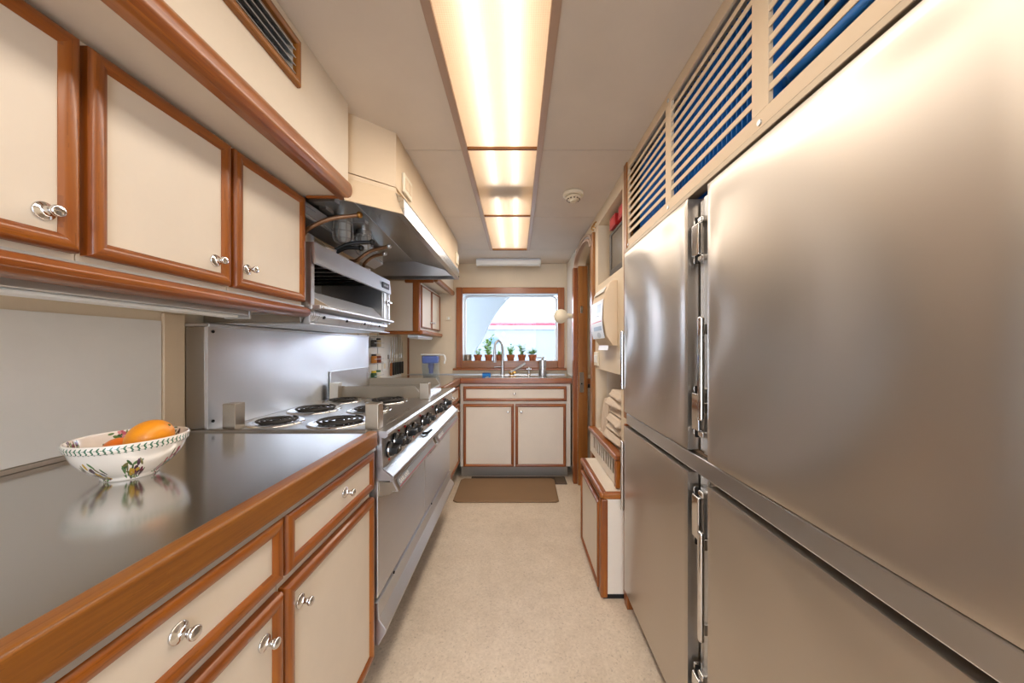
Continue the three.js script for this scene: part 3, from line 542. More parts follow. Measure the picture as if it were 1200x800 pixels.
// ───────── salamander grill on its wall bracket ─────────
const GX = -0.75, G0 = 1.246, G1 = 1.99, GY0 = 1.333, GY1 = 1.586;
{
  const t = thing('salamander_grill', 'stainless salamander grill mounted over the range under the hood', 'grill', [-0.93, 1.27, 1.62]);
  part(t, 'casing', [B(-1.1, GX, GY1 - 0.01, GY1, G0, G1), B(-1.1, -1.09, GY0, GY1, G0, G1), B(-1.1, GX - 0.002, GY0, GY1, G0, G0 + 0.02), B(-1.1, GX - 0.002, GY0, GY1, G1 - 0.09, G1), B(-1.1, GX - 0.03, GY0, GY0 + 0.012, G0, G1)], M.steelHood);
  part(t, 'top_band', sheet([[GX - 0.004, GY1, G0], [GX + 0.004, GY1 - 0.078, G0], [GX + 0.004, GY1 - 0.078, G1], [GX - 0.004, GY1, G1]], 0.012, 'y'), M.steelDoor);
  part(t, 'name_plate', B(GX + 0.0135, GX + 0.018, GY1 - 0.058, GY1 - 0.026, 1.86, 1.955, 0.001), std({ color: 0x3c4148, metalness: 0.6, roughness: 0.4 }));
  const np = new THREE.PlaneGeometry(0.085, 0.024).rotateY(PI / 2).translate(GX + 0.0184, GY1 - 0.042, -1.9075);
  part(t, 'plate_print', np, std({ roughness: 0.4, metalness: 0.3, map: canvasTex(256, 72, (c, w, h) => { c.fillStyle = '#3c4148'; c.fillRect(0, 0, w, h); c.fillStyle = '#c9ced4'; c.font = 'bold 44px sans-serif'; c.textBaseline = 'middle'; c.textAlign = 'center'; c.fillText('GARLAND', w / 2, h / 2); }) }));
  part(t, 'control_column', [B(GX - 0.01, GX + 0.008, GY0, GY1 - 0.078, G1 - 0.082, G1 - 0.062, 0.002), B(GX - 0.01, GX + 0.008, GY0, GY1 - 0.078, G1 - 0.014, G1, 0.002), B(GX - 0.02, GX - 0.004, GY0, GY1 - 0.078, G1 - 0.062, G1 - 0.014)], M.steel);
  part(t, 'control_knob', [cyl([GX - 0.004, 1.455, G1 - 0.038], [GX + 0.012, 1.455, G1 - 0.038], 0.014), B(GX + 0.01, GX + 0.03, 1.449, 1.461, G1 - 0.054, G1 - 0.022, 0.003)], M.chrome);
  part(t, 'side_knob', [cyl([-0.80, 1.463, G1], [-0.80, 1.463, G1 + 0.02], 0.008), cyl([-0.80, 1.463, G1 + 0.02], [-0.80, 1.463, G1 + 0.042], 0.02, 0.016)], M.iron);
  for (let i = 0; i < 7; i++) part(t, 'element', tube([[-1.08, GY1 - 0.05, G0 + 0.08 + i * 0.082], [GX - 0.03, GY1 - 0.05, G0 + 0.08 + i * 0.082]], 0.007, 8, 4), M.iron);
  part(t, 'drip_tray', [sheet([[GX - 0.055, 1.416, G0 + 0.006], [GX + 0.02, 1.358, G0 + 0.075], [GX + 0.02, 1.358, G1 - 0.15], [GX - 0.055, 1.416, G1 - 0.09]], 0.003, 'y'), B(GX - 0.05, GX + 0.03, 1.340, 1.357, G0 + 0.004, G1 - 0.01, 0.003, 'y')], M.steelDoor);
  for (const [a, b] of [[G0 + 0.006, G0 + 0.075], [G1 - 0.09, G1 - 0.15]]) part(t, 'tray_cheek', sheet([[GX - 0.055, 1.416, a], [GX - 0.055, 1.357, a], [GX + 0.02, 1.357, b], [GX + 0.02, 1.359, b]], 0.003), M.guard);
  part(t, 'tray_grip', B(GX + 0.026, GX + 0.038, 1.341, 1.355, G0 + 0.006, G1 - 0.012, 0.005, 'z'), M.steel);
  const br = part(t, 'wall_bracket', [B(-1.14, GX - 0.01, GY0 - 0.015, GY0, G0 - 0.006, G1 + 0.01, 0.002), sheet([[GX - 0.012, GY0 - 0.015, G0 - 0.01], [GX - 0.03, 1.285, G0 - 0.01], [GX - 0.03, 1.285, G1 + 0.0], [GX - 0.012, GY0 - 0.015, G1]], -0.006, 'y'), B(-1.13, GX + 0.0, 1.284, 1.290, G0 - 0.01, G1 + 0.02, 0.002, 'z')], M.steel);
  for (let i = 0; i < 4; i++) part(br, 'bolt', cyl([GX - 0.02, 1.318, G0 + 0.1 + i * 0.18], [GX - 0.008, 1.318, G0 + 0.1 + i * 0.18], 0.006), M.iron);
  part(br, 'bracket_side', B(-1.13, GX - 0.034, 1.29, GY0 - 0.015, G0 - 0.016, G0 - 0.01), M.steelDull);
  part(br, 'bracket_end', B(GX - 0.05, GX - 0.004, 1.285, GY0 - 0.015, G0 - 0.010, G0 - 0.002, 0.001), M.aluminium);
}
// pans on top of the grill
function pan(x, d, r, h, base, tip, hm, bodyMat, name, label) {
  const y = GY1 + 0.001, t = thing(name, label, 'pan', [x, y, d], 'pans on top of the salamander grill');
  part(t, 'body', lathe([[0.001, 0], [r * 0.9, 0], [r * 0.97, 0.006], [r, h], [r + 0.003, h + 0.002], [r - 0.003, h], [r * 0.94, 0.008], [0.001, 0.004]], [x, y, d], 40), bodyMat);
  const mid = [(base[0] * 0.6 + tip[0] * 0.4), (base[1] * 0.55 + tip[1] * 0.45) + 0.012, (base[2] * 0.6 + tip[2] * 0.4)];
  const hd = part(t, 'handle', tube([[x + (base[0] - x) * 0.8, y + h * 0.75, d + (base[2] - d) * 0.8], base, mid, tip], hm.r, 10, 30), hm.m);
  part(hd, 'handle_end', new THREE.SphereGeometry(hm.r * 1.5, 14, 10).translate(tip[0], tip[1], -tip[2]), hm.e ?? hm.m);
}
const bronze = std({ color: 0x8a6548, metalness: 0.6, roughness: 0.35 });
pan(-0.93, 1.37, 0.10, 0.065, [-0.80, 1.652, 1.305], [-0.628, 1.728, 1.36], { r: 0.0085, m: bronze, e: M.brass }, M.steelHood, 'saucepan', 'steel saucepan with a long brown handle beside the upper cabinet');
pan(-0.955, 1.56, 0.07, 0.04, [-0.81, 1.63, 1.515], [-0.665, 1.683, 1.565], { r: 0.0085, m: M.black }, M.iron, 'frying_pan', 'black pan with the higher curved black handle');
pan(-0.815, 1.462, 0.036, 0.03, [-0.80, 1.612, 1.495], [-0.685, 1.637, 1.50], { r: 0.0085, m: M.black }, M.steelHood, 'small_pan', 'small steel pan with a low black handle');
pan(-0.95, 1.735, 0.088, 0.055, [-0.79, 1.625, 1.672], [-0.625, 1.694, 1.667], { r: 0.008, m: bronze, e: M.aluminium }, M.steelHood, 'saucepan', 'steel saucepan whose long brown handle ends near the nameplate');
pan(-0.86, 1.86, 0.055, 0.04, [-0.775, 1.627, 1.735], [-0.662, 1.668, 1.704], { r: 0.008, m: bronze, e: M.aluminium }, M.steelHood, 'small_pan', 'small steel pan with a short brown handle');

// ───────── range hood ─────────
{
  const HX = -0.447, BX = -0.497, h0 = 1.723, h1 = 1.784, n0 = 1.35, n1 = 2.63;
  const t = thing('range_hood', 'large stainless canopy hood with cream boxed upper casing', 'range hood', [-0.8, h0, 1.95]);
  const plan = [[XL, 1.236], [-0.655, 1.262], [-0.634, 1.282], [BX, 1.401], [BX, 2.86], [XL, 2.86]];
  part(t, 'upper_casing', [slabY(plan, 1.858, H), slabY([[XL, 1.245], [-0.658, 1.270], [-0.638, 1.290], [BX - 0.008, 1.404], [BX - 0.008, 2.855], [XL, 2.855]], 1.842, 1.858), slabY(plan, h1 + 0.028, 1.842, [[[XL + 0.01, 1.25], [-0.66, 1.275], [-0.64, 1.292], [BX - 0.008, 1.407], [BX - 0.008, 2.62], [XL + 0.01, 2.62]]])], M.hoodPaint);
  part(t, 'skirt', [sheet([[-0.665, h1 + 0.05, 1.250], [-0.615, h0 + 0.004, 1.216], [HX, h0 + 0.004, n0 - 0.002], [BX + 0.003, h1 + 0.05, 1.394]], -0.004), sheet([[-0.668, 1.852, 1.249], [-0.665, h1 + 0.045, 1.250], [BX + 0.003, h1 + 0.045, 1.394], [BX + 0.0015, 1.852, 1.3965]], -0.004)], M.hoodPaint);
  part(t, 'front_band', [sheet([[BX + 0.002, h1 + 0.045, 1.393], [HX, h1, n0], [HX, h1, n1], [BX + 0.002, h1 + 0.045, n1]], 0.003), sheet([[BX + 0.002, h1 + 0.047, 1.392], [(BX + HX) / 2, (h1 + h0 + 0.05) / 2, 1.370], [HX, h0 + 0.004, 1.3475], [HX + 0.001, h1, 1.349]], 0.003)], M.steel);
  part(t, 'lip', sheet([[HX, h1, n0], [HX + 0.002, h0, n0], [HX + 0.002, h0, n1], [HX, h1, n1]], -0.006), M.steel);
  part(t, 'far_end', [slabD([[XL, h0], [HX, h0], [HX, h1], [BX, h1 + 0.03], [XL, h1 + 0.03]], n1 - 0.006, n1, [], 0.001)], M.steelHood);
  part(t, 'inner_slope', sheet([[HX - 0.008, h0 + 0.02, n0 + 0.01], [HX - 0.008, h0 + 0.02, n1], [-0.76, 1.824, n1], [-0.69, 1.824, 1.285]], 0.004), M.steelHood);
  part(t, 'inner_top', slabY([[XL, 1.262], [-0.69, 1.285], [-0.76, n1], [XL, n1]], 1.822, 1.827), M.steelHood);
  part(t, 'inner_gutter', B(HX - 0.03, HX - 0.006, h0 + 0.003, h0 + 0.007, n0, n1, 0.001), M.steelHood);
  part(t, 'inner_end', sheet([[XL, h0 + 0.001, 2.5], [HX - 0.03, h0 + 0.001, 2.5], [-0.6, 1.82, 2.47], [XL, 1.82, 2.47]], 0.004), M.steelHood);
  const hex = (cx, cy, r) => [...Array(6)].map((_, i) => [cx + r * 1.05 * Math.cos(PI / 6 + i * PI / 3), cy + r * Math.sin(PI / 6 + i * PI / 3)]);
  part(t, 'filter_duct', slabD(hex(-0.92, 1.765, 0.062), 1.25, 2.2, [], 0.003, 'z'), M.steel);
  for (const [a, b, c] of [[1.5, 1.56, -0.84], [1.42, 1.46, -0.76], [1.66, 1.7, -0.74]]) part(t, 'filter_bracket', B(-0.87, c, 1.808, 1.828, a, b), M.aluminium);
  part(t, 'screw', cyl([HX, 1.74, 2.6], [HX + 0.006, 1.74, 2.6], 0.005), M.iron);
  for (const [x, d, label] of [[-0.83, 1.63, 'caged hood lamp above the black handled pans'], [-0.82, 1.83, 'caged hood lamp beside the end of the filter duct']]) {
    const l = thing('hood_lamp', label, 'lamp', [x, 1.69, d], 'caged lamps under the hood');
    part(l, 'cap', cyl([x, 1.80, d], [x, 1.828, d], 0.04), M.aluminium);
    part(l, 'globe', lathe([[0.001, 0], [0.02, 0.004], [0.03, 0.02], [0.033, 0.06], [0.033, 0.1]], [x, 1.70, d], 28), phy({ color: 0xf2f4f2, transmission: 0.3, thickness: 0, roughness: 0.4 }));
    const w = []; for (const y of [1.715, 1.75, 1.785]) w.push(tube([...Array(12)].map((_, i) => [x + 0.042 * Math.cos(i * PI / 6), y, d + 0.042 * Math.sin(i * PI / 6)]), 0.0022, 6, 36, true));
    for (let i = 0; i < 8; i++) { const a = i * PI / 4; w.push(tube([[x + 0.042 * Math.cos(a), 1.80, d + 0.042 * Math.sin(a)], [x + 0.042 * Math.cos(a), 1.71, d + 0.042 * Math.sin(a)], [x + 0.018 * Math.cos(a), 1.692, d + 0.018 * Math.sin(a)], [x, 1.69, d]], 0.0022, 6, 14)); }
    part(l, 'cage', w, M.steel);
  }
  const so = thing('socket_plate', 'cream socket plate on the hood casing facing the ceiling light', 'socket', [BX, 1.87, 1.52]);
  part(so, 'plate', B(BX + 0.001, BX + 0.012, 1.872, 1.955, 1.47, 1.58, 0.003), M.ivory);
  part(so, 'socket', B(BX + 0.012, BX + 0.014, 1.89, 1.937, 1.485, 1.52, 0.001), M.hoodPaint); part(so, 'socket', B(BX + 0.012, BX + 0.014, 1.89, 1.937, 1.53, 1.565, 0.001), M.hoodPaint);
  const so2 = thing('socket_plate', 'small cream plate at the window end of the hood casing', 'socket', [BX, 1.88, 2.8]);
  part(so2, 'plate', B(BX + 0.001, BX + 0.012, 1.88, 1.97, 2.74, 2.84, 0.003), M.ivory); part(so2, 'switch', B(BX + 0.012, BX + 0.016, 1.905, 1.945, 2.77, 2.81, 0.002), M.white);
}

// ───────── far corner: base cabinet, counter, wall cabinet ─────────
const FXE = -0.52;
{
  const t = thing('corner_cabinet', 'narrow cream base cabinet between range and sink cabinet', 'cabinet', [-0.8, 0, 2.77]);
  part(t, 'body', B(-1.12, FXE - 0.023, 0.11, 0.866, R1 + 0.006, 3.11), M.cream);
  part(t, 'kickboard', B(-1.1, FXE - 0.09, 0, 0.11, R1 + 0.006, 3.11), M.steelDull);
  front(t, 'drawer', 0.65, 0.13, [FXE - 0.022, 0.787, 2.77], 90, [0, 0]);
  front(t, 'door', 0.65, 0.541, [FXE - 0.022, 0.4255, 2.77], 90, [0.26, 0.21]);
  const s = thing('sink_cabinet', 'cream sink cabinet with wide drawer above two doors', 'cabinet', [-0.02, 0, 3.3]);
  part(s, 'body', [B(FXE, 0.49, 0.11, 0.866, 3.132, 3.15), B(FXE, FXE + 0.018, 0.11, 0.866, 3.15, DB - 0.005), B(0.472, 0.49, 0.11, 0.866, 3.15, DB - 0.005), B(FXE, 0.49, 0.11, 0.128, 3.15, DB - 0.005)], M.cream);
  part(s, 'kickboard', B(FXE, 0.47, 0, 0.11, 3.19, 3.2), M.steelDull);
  const w = 0.464;
  const f = (k, w, h, x, y, kn) => front(s, k, w, h, [x, y, 3.132], 0, kn, { fw: 0.026, knobScale: 0.9 });
  f('drawer', 0.945, 0.135, -0.02, 0.7775, [-0.005, 0]);
  f('door', w, 0.573, -0.261, 0.3965, [w / 2 - 0.055, 0.215]);
  f('door', w, 0.573, 0.215, 0.3965, [-w / 2 + 0.055, 0.215]);
  const c = thing('sink_counter', 'stainless sink counter with a varnished wooden edge below the window', 'worktop', [-0.3, 0.868, 3.2]);
  part(c, 'steel_top', slabY([[XL, R1 + 0.004], [FXE - 0.024, R1 + 0.004], [FXE - 0.024, 3.135], [0.5, 3.135], [0.5, DB], [XL, DB]], 0.893, 0.915, [], 0.001), M.steelTop);
  part(c, 'sink_rim', slabY([[-0.30, 3.18], [0.24, 3.18], [0.24, 3.5], [-0.30, 3.5]], 0.915, 0.918, [[[-0.28, 3.2], [0.22, 3.2], [0.22, 3.48], [-0.28, 3.48]]], 0.001), M.steel);
  part(c, 'edge_rail', B(FXE - 0.03, FXE + 0.004, 0.868, 0.918, R1 + 0.004, 3.11, 0.006, 'z'), M.woodLight);
  part(c, 'edge_rail', B(FXE, 0.50, 0.870, 0.919, 3.108, 3.14, 0.006, 'x'), M.wood);
  part(c, 'upstand', B(XL + 0.02, 0.5, 0.915, 0.924, DB - 0.01, DB - 0.001, 0.002), M.steel);
  const u = thing('corner_wall_cabinet', 'cream wall cabinet with wooden surround in the corner by the window', 'cabinet', [-0.97, 1.3, 3.2]);
  part(u, 'body', B(XL + 0.001, -0.825, 1.335, 1.755, 2.83, DB - 0.001), M.cream);
  part(u, 'surround', [B(-0.865, -0.805, 1.33, 1.755, 2.815, 2.86, 0.012, 'y'), B(-0.93, -0.69, 1.735, 1.765, 2.815, 2.84, 0.01, 'x')], M.wood);
  part(u, 'bottom_rail', [B(XL + 0.001, -0.79, 1.308, 1.337, 2.815, 2.85, 0.01, 'x'), B(-0.83, -0.782, 1.308, 1.345, 2.82, DB - 0.002, 0.014, 'z')], M.wood);
  for (const [d, k] of [[3.05, 1], [3.4, -1]]) { front(u, 'door', 0.33, 0.36, [-0.824, 1.55, d], 90, [k * 0.14, -0.12], { fw: 0.012 }); }
  part(u, 'soffit', B(XL + 0.001, -0.67, 1.766, H - 0.001, 2.862, DB - 0.001), M.soffit);
  part(u, 'soffit_rail', B(-0.70, -0.655, 1.745, 1.79, 2.83, DB - 0.002, 0.014, 'z'), M.woodLight);
  const l = thing('corner_strip_light', 'short white strip light under the corner wall cabinet', 'strip light', [-0.9, 1.28, 3.1]);
  part(l, 'housing', B(-0.93, -0.84, 1.283, 1.3075, 2.9, 3.4, 0.004), M.aluminium); part(l, 'cover', B(-0.925, -0.845, 1.276, 1.2828, 2.92, 3.38, 0.002), M.white);
}
// white splash panel, spice rack, knives, jug
{
  solo('corner_splash_panel', B(XL, XL + 0.005, 0.92, 1.30, R1 + 0.02, 3.36), M.whiteWall, 'off-white wall panel behind the knives and spice rack', 'wall panel');
  const sr = thing('spice_rack', 'wire spice rack on the wall at the end of the range', 'rack', [-1.11, 0.93, 2.68]);
  const w = [];
  for (const y of [0.945, 1.075, 1.20, 1.285]) { for (const x of [-1.135, -1.085]) w.push(cyl([x, y, 2.60], [x, y, 2.78], 0.0025, 0.0025, 6)); w.push(cyl([-1.135, y, 2.60], [-1.085, y, 2.60], 0.0025, 0.0025, 6), cyl([-1.135, y, 2.78], [-1.085, y, 2.78], 0.0025, 0.0025, 6), cyl([-1.085, y + 0.035, 2.60], [-1.085, y + 0.035, 2.78], 0.0025, 0.0025, 6)); for (let i = 1; i < 6; i++) w.push(cyl([-1.135, y, 2.6 + i * 0.03], [-1.085, y, 2.6 + i * 0.03], 0.0018, 0.0018, 5)); }
  for (const d of [2.6, 2.78]) for (const x of [-1.135]) w.push(cyl([x, 0.93, d], [x, 1.32, d], 0.003, 0.003, 6));
  part(sr, 'wire_frame', w, M.aluminium);
  const jars = [[0.945, 0, 0x2f5a34, 0xe0c32c, 'green and yellow spice tin on the lowest shelf of the wire rack'], [0.945, 1, 0xe8e2d0, 0x3a6b3c, 'pale spice jar with green lid on the lowest rack shelf'], [1.075, 0, 0xc9812c, 0x2c2c2c, 'amber spice jar on the middle shelf of the wire rack'], [1.075, 1, 0x7a3a22, 0xd9d2c0, 'brown spice jar with pale lid on the middle rack shelf'], [1.20, 0, 0x33302c, 0xb9b9b9, 'dark spice jar on the top shelf of the wire rack'], [1.20, 1, 0xbfae8c, 0x222222, 'tan spice jar with black lid on the top rack shelf']];
  for (const [y, i, c, lc, label] of jars) {
    const d = 2.645 + i * 0.085, t = thing('spice_jar', label, 'jar', [-1.11, y + 0.003, d], 'spice jars in the wire rack');
    part(t, 'glass_body', lathe([[0.001, 0], [0.021, 0], [0.022, 0.003], [0.022, 0.05], [0.016, 0.057], [0.001, 0.057]], [-1.11, y + 0.004, d], 20), std({ color: c, roughness: 0.35 }));
    part(t, 'lid', cyl([-1.11, y + 0.059, d], [-1.11, y + 0.074, d], 0.018), std({ color: lc, roughness: 0.4 }));
  }
  const so = thing('wall_socket', 'white wall socket between spice rack and knives', 'socket', [XL, 1.0, 2.93]);
  part(so, 'plate', B(XL + 0.0055, XL + 0.014, 1.0, 1.085, 2.87, 2.95, 0.003), M.white); part(so, 'socket', B(XL + 0.0142, XL + 0.016, 1.02, 1.065, 2.89, 2.93, 0.001), M.ivory);
  solo('magnetic_strip', B(XL + 0.0055, XL + 0.018, 1.10, 1.135, 3.0, 3.36, 0.002), M.steelDull, 'magnetic bar holding the knives on the wall', 'knife rack');
  const ks = [[3.04, 0.23, 0.016, M.wood, 'knife with a wooden handle at the socket end of the magnetic bar'], [3.10, 0.25, 0.02, M.black, 'second knife on the magnetic bar, black handle, slim blade'], [3.16, 0.24, 0.018, M.black, 'third knife on the magnetic bar with a plain black handle'], [3.22, 0.33, 0.026, M.black, 'knife with the longest blade on the magnetic bar'], [3.28, 0.26, 0.022, M.black, 'knife beside the longest blade toward the window'], [3.34, 0.21, 0.018, M.black, 'last knife on the magnetic bar at the window end']];
  for (const [d, len, wd, hm, label] of ks) {
    const y = 1.06, x = XL + 0.0185, t = thing('knife', label, 'knife', [x, y - 0.1, d], 'knives on the magnetic bar');
    part(t, 'blade', slabX([[d - wd, y], [d + wd, y], [d + wd, y + len * 0.55], [d + wd * 0.2, y + len], [d - wd * 0.6, y + len * 0.8]], x, x + 0.0025), M.chrome);
    part(t, 'handle', B(x - 0.004, x + 0.012, y - 0.112, y + 0.004, d - 0.013, d + 0.013, 0.005, 'y'), hm);
  }
  const jx = -0.85, jd = 3.37, j = thing('filter_jug', 'clear water filter jug with a blue hopper', 'jug', [jx, 0.9155, jd]);
  const rr2 = (w, l, y0, y1, r, k = 1) => { const g = new RoundedBoxGeometry(w, y1 - y0, l, 4, r); const p = g.attributes.position; for (let i = 0; i < p.count; i++) { const f = 1 + (k - 1) * (0.5 - p.getY(i) / (y1 - y0)); p.setX(i, p.getX(i) * f); p.setZ(i, p.getZ(i) * f); } g.computeVertexNormals(); g.translate(jx, (y0 + y1) / 2, -jd); return g; };
  part(j, 'jug_body', rr2(0.17, 0.105, 0.9165, 1.125, 0.02, 0.9), phy({ color: 0xe3ebf0, transmission: 0.85, thickness: 0, roughness: 0.12 }));
  part(j, 'hopper', rr2(0.162, 0.097, 1.045, 1.118, 0.015, 0.95), std({ color: 0x1560d8, roughness: 0.2 }));
  part(j, 'filter_cartridge', [cyl([jx, 0.945, jd], [jx, 0.995, jd], 0.022), cyl([jx, 0.995, jd], [jx, 1.046, jd], 0.03)], std({ color: 0x1c3f9e, roughness: 0.3 }));
  part(j, 'lid', rr2(0.178, 0.112, 1.125, 1.137, 0.006), M.white);
  part(j, 'handle', tube([[jx + 0.08, 1.125, jd], [jx + 0.125, 1.125, jd], [jx + 0.14, 1.09, jd], [jx + 0.132, 1.045, jd]], 0.008), M.white);
}
// ───────── things at the sink and on the window sill ─────────
{
  const f = thing('mixer_tap', 'tall gooseneck mixer tap behind the sink', 'tap', [-0.165, 0.915, 3.535]);
  const x = -0.15, d = 3.53;
  part(f, 'base', [cyl([x, 0.915, d], [x, 0.925, d], 0.028), cyl([x, 0.925, d], [x, 1.06, d], 0.017)], M.steel);
  part(f, 'spout', tube([[x, 1.05, d], [x, 1.17, d - 0.005], [x - 0.012, 1.245, d - 0.03], [x - 0.04, 1.27, d - 0.06], [x - 0.068, 1.24, d - 0.085], [x - 0.075, 1.17, d - 0.09]], 0.0125, 12, 40), M.steel);
  part(f, 'spray_head', cyl([x - 0.076, 1.05, d - 0.09], [x - 0.075, 1.175, d - 0.09], 0.017, 0.014), M.steel);
  part(f, 'holder', tube([[x, 1.0, d], [x - 0.04, 1.0, d - 0.04], [x - 0.076, 1.0, d - 0.09]], 0.008), M.steel);
  const l = thing('lever_spout', 'low swivel spout with a slanting arm beside the gooseneck tap', 'tap', [-0.06, 0.915, 3.53]);
  part(l, 'base', [cyl([-0.055, 0.915, 3.53], [-0.055, 0.965, 3.53], 0.024), B(-0.085, -0.01, 0.93, 0.955, 3.515, 3.545, 0.006)], M.brass);
  part(l, 'arm', [cyl([-0.06, 0.95, 3.52], [0.085, 1.035, 3.50], 0.011, 0.014), new THREE.SphereGeometry(0.018, 16, 12).translate(-0.06, 0.95, -3.52)], M.steel);
  const v = thing('valve_tap', 'short chrome valve tap next to the soap pump', 'tap', [0.125, 0.915, 3.5]);
  part(v, 'body', lathe([[0.001, 0], [0.022, 0], [0.022, 0.008], [0.013, 0.014], [0.012, 0.05], [0.018, 0.055], [0.018, 0.075], [0.012, 0.082], [0.001, 0.083]], [0.122, 0.9155, 3.5], 24), M.chrome);
  part(v, 'cross_handle', [B(0.097, 0.147, 0.975, 0.985, 3.494, 3.506, 0.003)], M.chrome);
  const s = thing('soap_pump', 'brushed steel soap pump bottle beside the sink', 'soap pump', [0.255, 0.9155, 3.42]);
  part(s, 'bottle', lathe([[0.001, 0], [0.034, 0], [0.036, 0.003], [0.036, 0.155], [0.033, 0.162], [0.012, 0.165], [0.001, 0.165]], [0.255, 0.9155, 3.42], 32), M.steel);
  part(s, 'pump', [cyl([0.255, 1.08, 3.42], [0.255, 1.098, 3.42], 0.012), B(0.19, 0.275, 1.093, 1.105, 3.41, 3.43, 0.004)], M.steelDull);
  const sg = thing('sponge', 'blue scouring sponge on the sink counter', 'sponge', [-0.31, 0.9155, 3.42]);
  part(sg, 'foam', B(-0.345, -0.265, 0.9155, 0.94, 3.37, 3.43, 0.005), std({ color: 0x2f86d8, roughness: 0.95 })); part(sg, 'scouring_pad', B(-0.345, -0.265, 0.9402, 0.946, 3.37, 3.43, 0.002), std({ color: 0x1d5fa8, roughness: 1 }));
  const sill = 1.0372, pd = 3.66;
  const tin = thing('metal_pot', 'ribbed tin pot at the end of the sill row beside the flower pots', 'pot', [-0.53, sill, pd]);
  const tp = [[0.001, 0], [0.038, 0]]; for (let i = 0; i <= 24; i++) tp.push([0.04 + (i % 4 < 2 ? 0.0015 : 0), 0.003 + i * 0.0035]); tp.push([0.037, 0.088], [0.036, 0.01], [0.001, 0.008]);
  part(tin, 'can', lathe(tp, [-0.527, sill, pd], 28), M.steelDull);
  part(tin, 'soil', cyl([-0.527, sill + 0.06, pd], [-0.527, sill + 0.07, pd], 0.036), M.soil);
  const leafM = [0x8cc04e, 0x76ab48, 0xa2c85e, 0x7fa873].map((c) => phy({ color: c, roughness: 0.6, transmission: 0.5, thickness: 0 }));
  function plant(x, kind, label) {
    const t = thing('potted_herb', label, 'potted plant', [x, sill, pd], 'herb pots on the window sill');
    part(t, 'pot', lathe([[0.001, 0], [0.032, 0], [0.039, 0.062], [0.044, 0.063], [0.046, 0.086], [0.042, 0.086], [0.036, 0.06], [0.001, 0.058]], [x, sill, pd], 28), M.terracotta);
    part(t, 'soil', cyl([x, sill + 0.06, pd], [x, sill + 0.075, pd], 0.038), M.soil);
    const stems = [], leaves = [], y0 = sill + 0.072;
    const leaf = (px, py, pdp, L, W, az, el) => { const g = new THREE.BufferGeometry(); g.setAttribute('position', new THREE.Float32BufferAttribute([0, 0, 0, L * 0.45, L * 0.06, W, L, -L * 0.05, 0, 0, 0, 0, L * 0.45, L * 0.06, -W, L, -L * 0.05, 0, 0, 0, 0, L * 0.45, -L * 0.02, 0, L * 0.45, L * 0.06, W, L * 0.45, -L * 0.02, 0, L, -L * 0.05, 0, L * 0.45, L * 0.06, W, 0, 0, 0, L * 0.45, L * 0.06, -W, L * 0.45, -L * 0.02, 0, L * 0.45, -L * 0.02, 0, L * 0.45, L * 0.06, -W, L, -L * 0.05, 0].slice(18), 3)); g.setAttribute('uv', new THREE.Float32BufferAttribute(new Float32Array(24), 2)); g.computeVertexNormals(); g.rotateZ(el); g.rotateY(az); g.translate(px, py, -pdp); leaves.push(g); };
    const n = { small: 5, tall: 8, bush: 11, sage: 10, spiky: 10, low: 5 }[kind], hgt = { small: 0.07, tall: 0.2, bush: 0.12, sage: 0.13, spiky: 0.09, low: 0.04 }[kind];
    for (let i = 0; i < n; i++) {
      const a = i / n * 2 * PI + rr(-0.4, 0.4), sprd = kind === 'spiky' ? 0.04 : 0.034, hh = hgt * rr(0.55, 1.05), tx = x + Math.cos(a) * sprd * rr(0.5, 1.4), td = pd + Math.sin(a) * sprd * rr(0.3, 1);
      stems.push(tube([[x + Math.cos(a) * 0.012, y0, pd + Math.sin(a) * 0.012], [(x + tx) / 2, y0 + hh * 0.6, (pd + td) / 2], [tx, y0 + hh, td]], 0.0022, 5, 8));
      if (kind === 'spiky') { for (let k = 0; k < 4; k++) leaf(x + (tx - x) * 0.5, y0 + hh * 0.3, pd + (td - pd) * 0.5, rr(0.045, 0.065), 0.008, a + rr(-0.6, 0.6), rr(0.3, 1.2)); continue; }
      const m = kind === 'tall' ? 11 : 9;
      for (let k = 1; k <= m; k++) { const s = k / m, big = kind === 'sage' ? 0.022 : kind === 'tall' ? 0.034 : 0.022; leaf(x + (tx - x) * s, y0 + hh * s, pd + (td - pd) * s, rr(1.0, 1.9) * big, rr(0.38, 0.55) * big, rr(0, 2 * PI), rr(-0.2, 0.9)); }
    }
    part(t, 'stems', stems, leafM[2]);
    part(t, 'foliage', leaves, leafM[{ small: 0, tall: 2, bush: 0, sage: 3, spiky: 3, low: 1 }[kind]]);
  }
  plant(-0.42, 'small', 'herb pot with a few short sprigs next to the tin pot');
  plant(-0.305, 'tall', 'flower pot with the tallest broad-leaved herb behind the tap');
  plant(-0.19, 'low', 'flower pot with only tiny leaves next to the tallest herb');
  plant(-0.07, 'bush', 'flower pot with bushy bright green herb on the sill');
  plant(0.05, 'sage', 'flower pot with bushy grey-green herb on the sill');
  plant(0.165, 'spiky', 'flower pot with thin spiky leaves at the end of the sill');
  const sw = thing('light_switch', 'small cream light switch on the wall beside the window frame', 'switch', [-0.71, 1.48, DB]);
  part(sw, 'plate', B(-0.745, -0.69, 1.485, 1.525, DB - 0.011, DB - 0.001, 0.003), M.ivory); part(sw, 'rocker', B(-0.727, -0.708, 1.493, 1.517, DB - 0.015, DB - 0.011, 0.002), M.white);
  const wl = thing('wall_lamp', 'cream swivel wall lamp with a round head near the doorway', 'wall lamp', [0.5, 1.45, 3.1]);
  part(wl, 'arm', tube([[0.53, 1.49, 3.15], [0.46, 1.492, 3.14], [0.40, 1.488, 3.13]], 0.022, 14, 14), M.ivory);
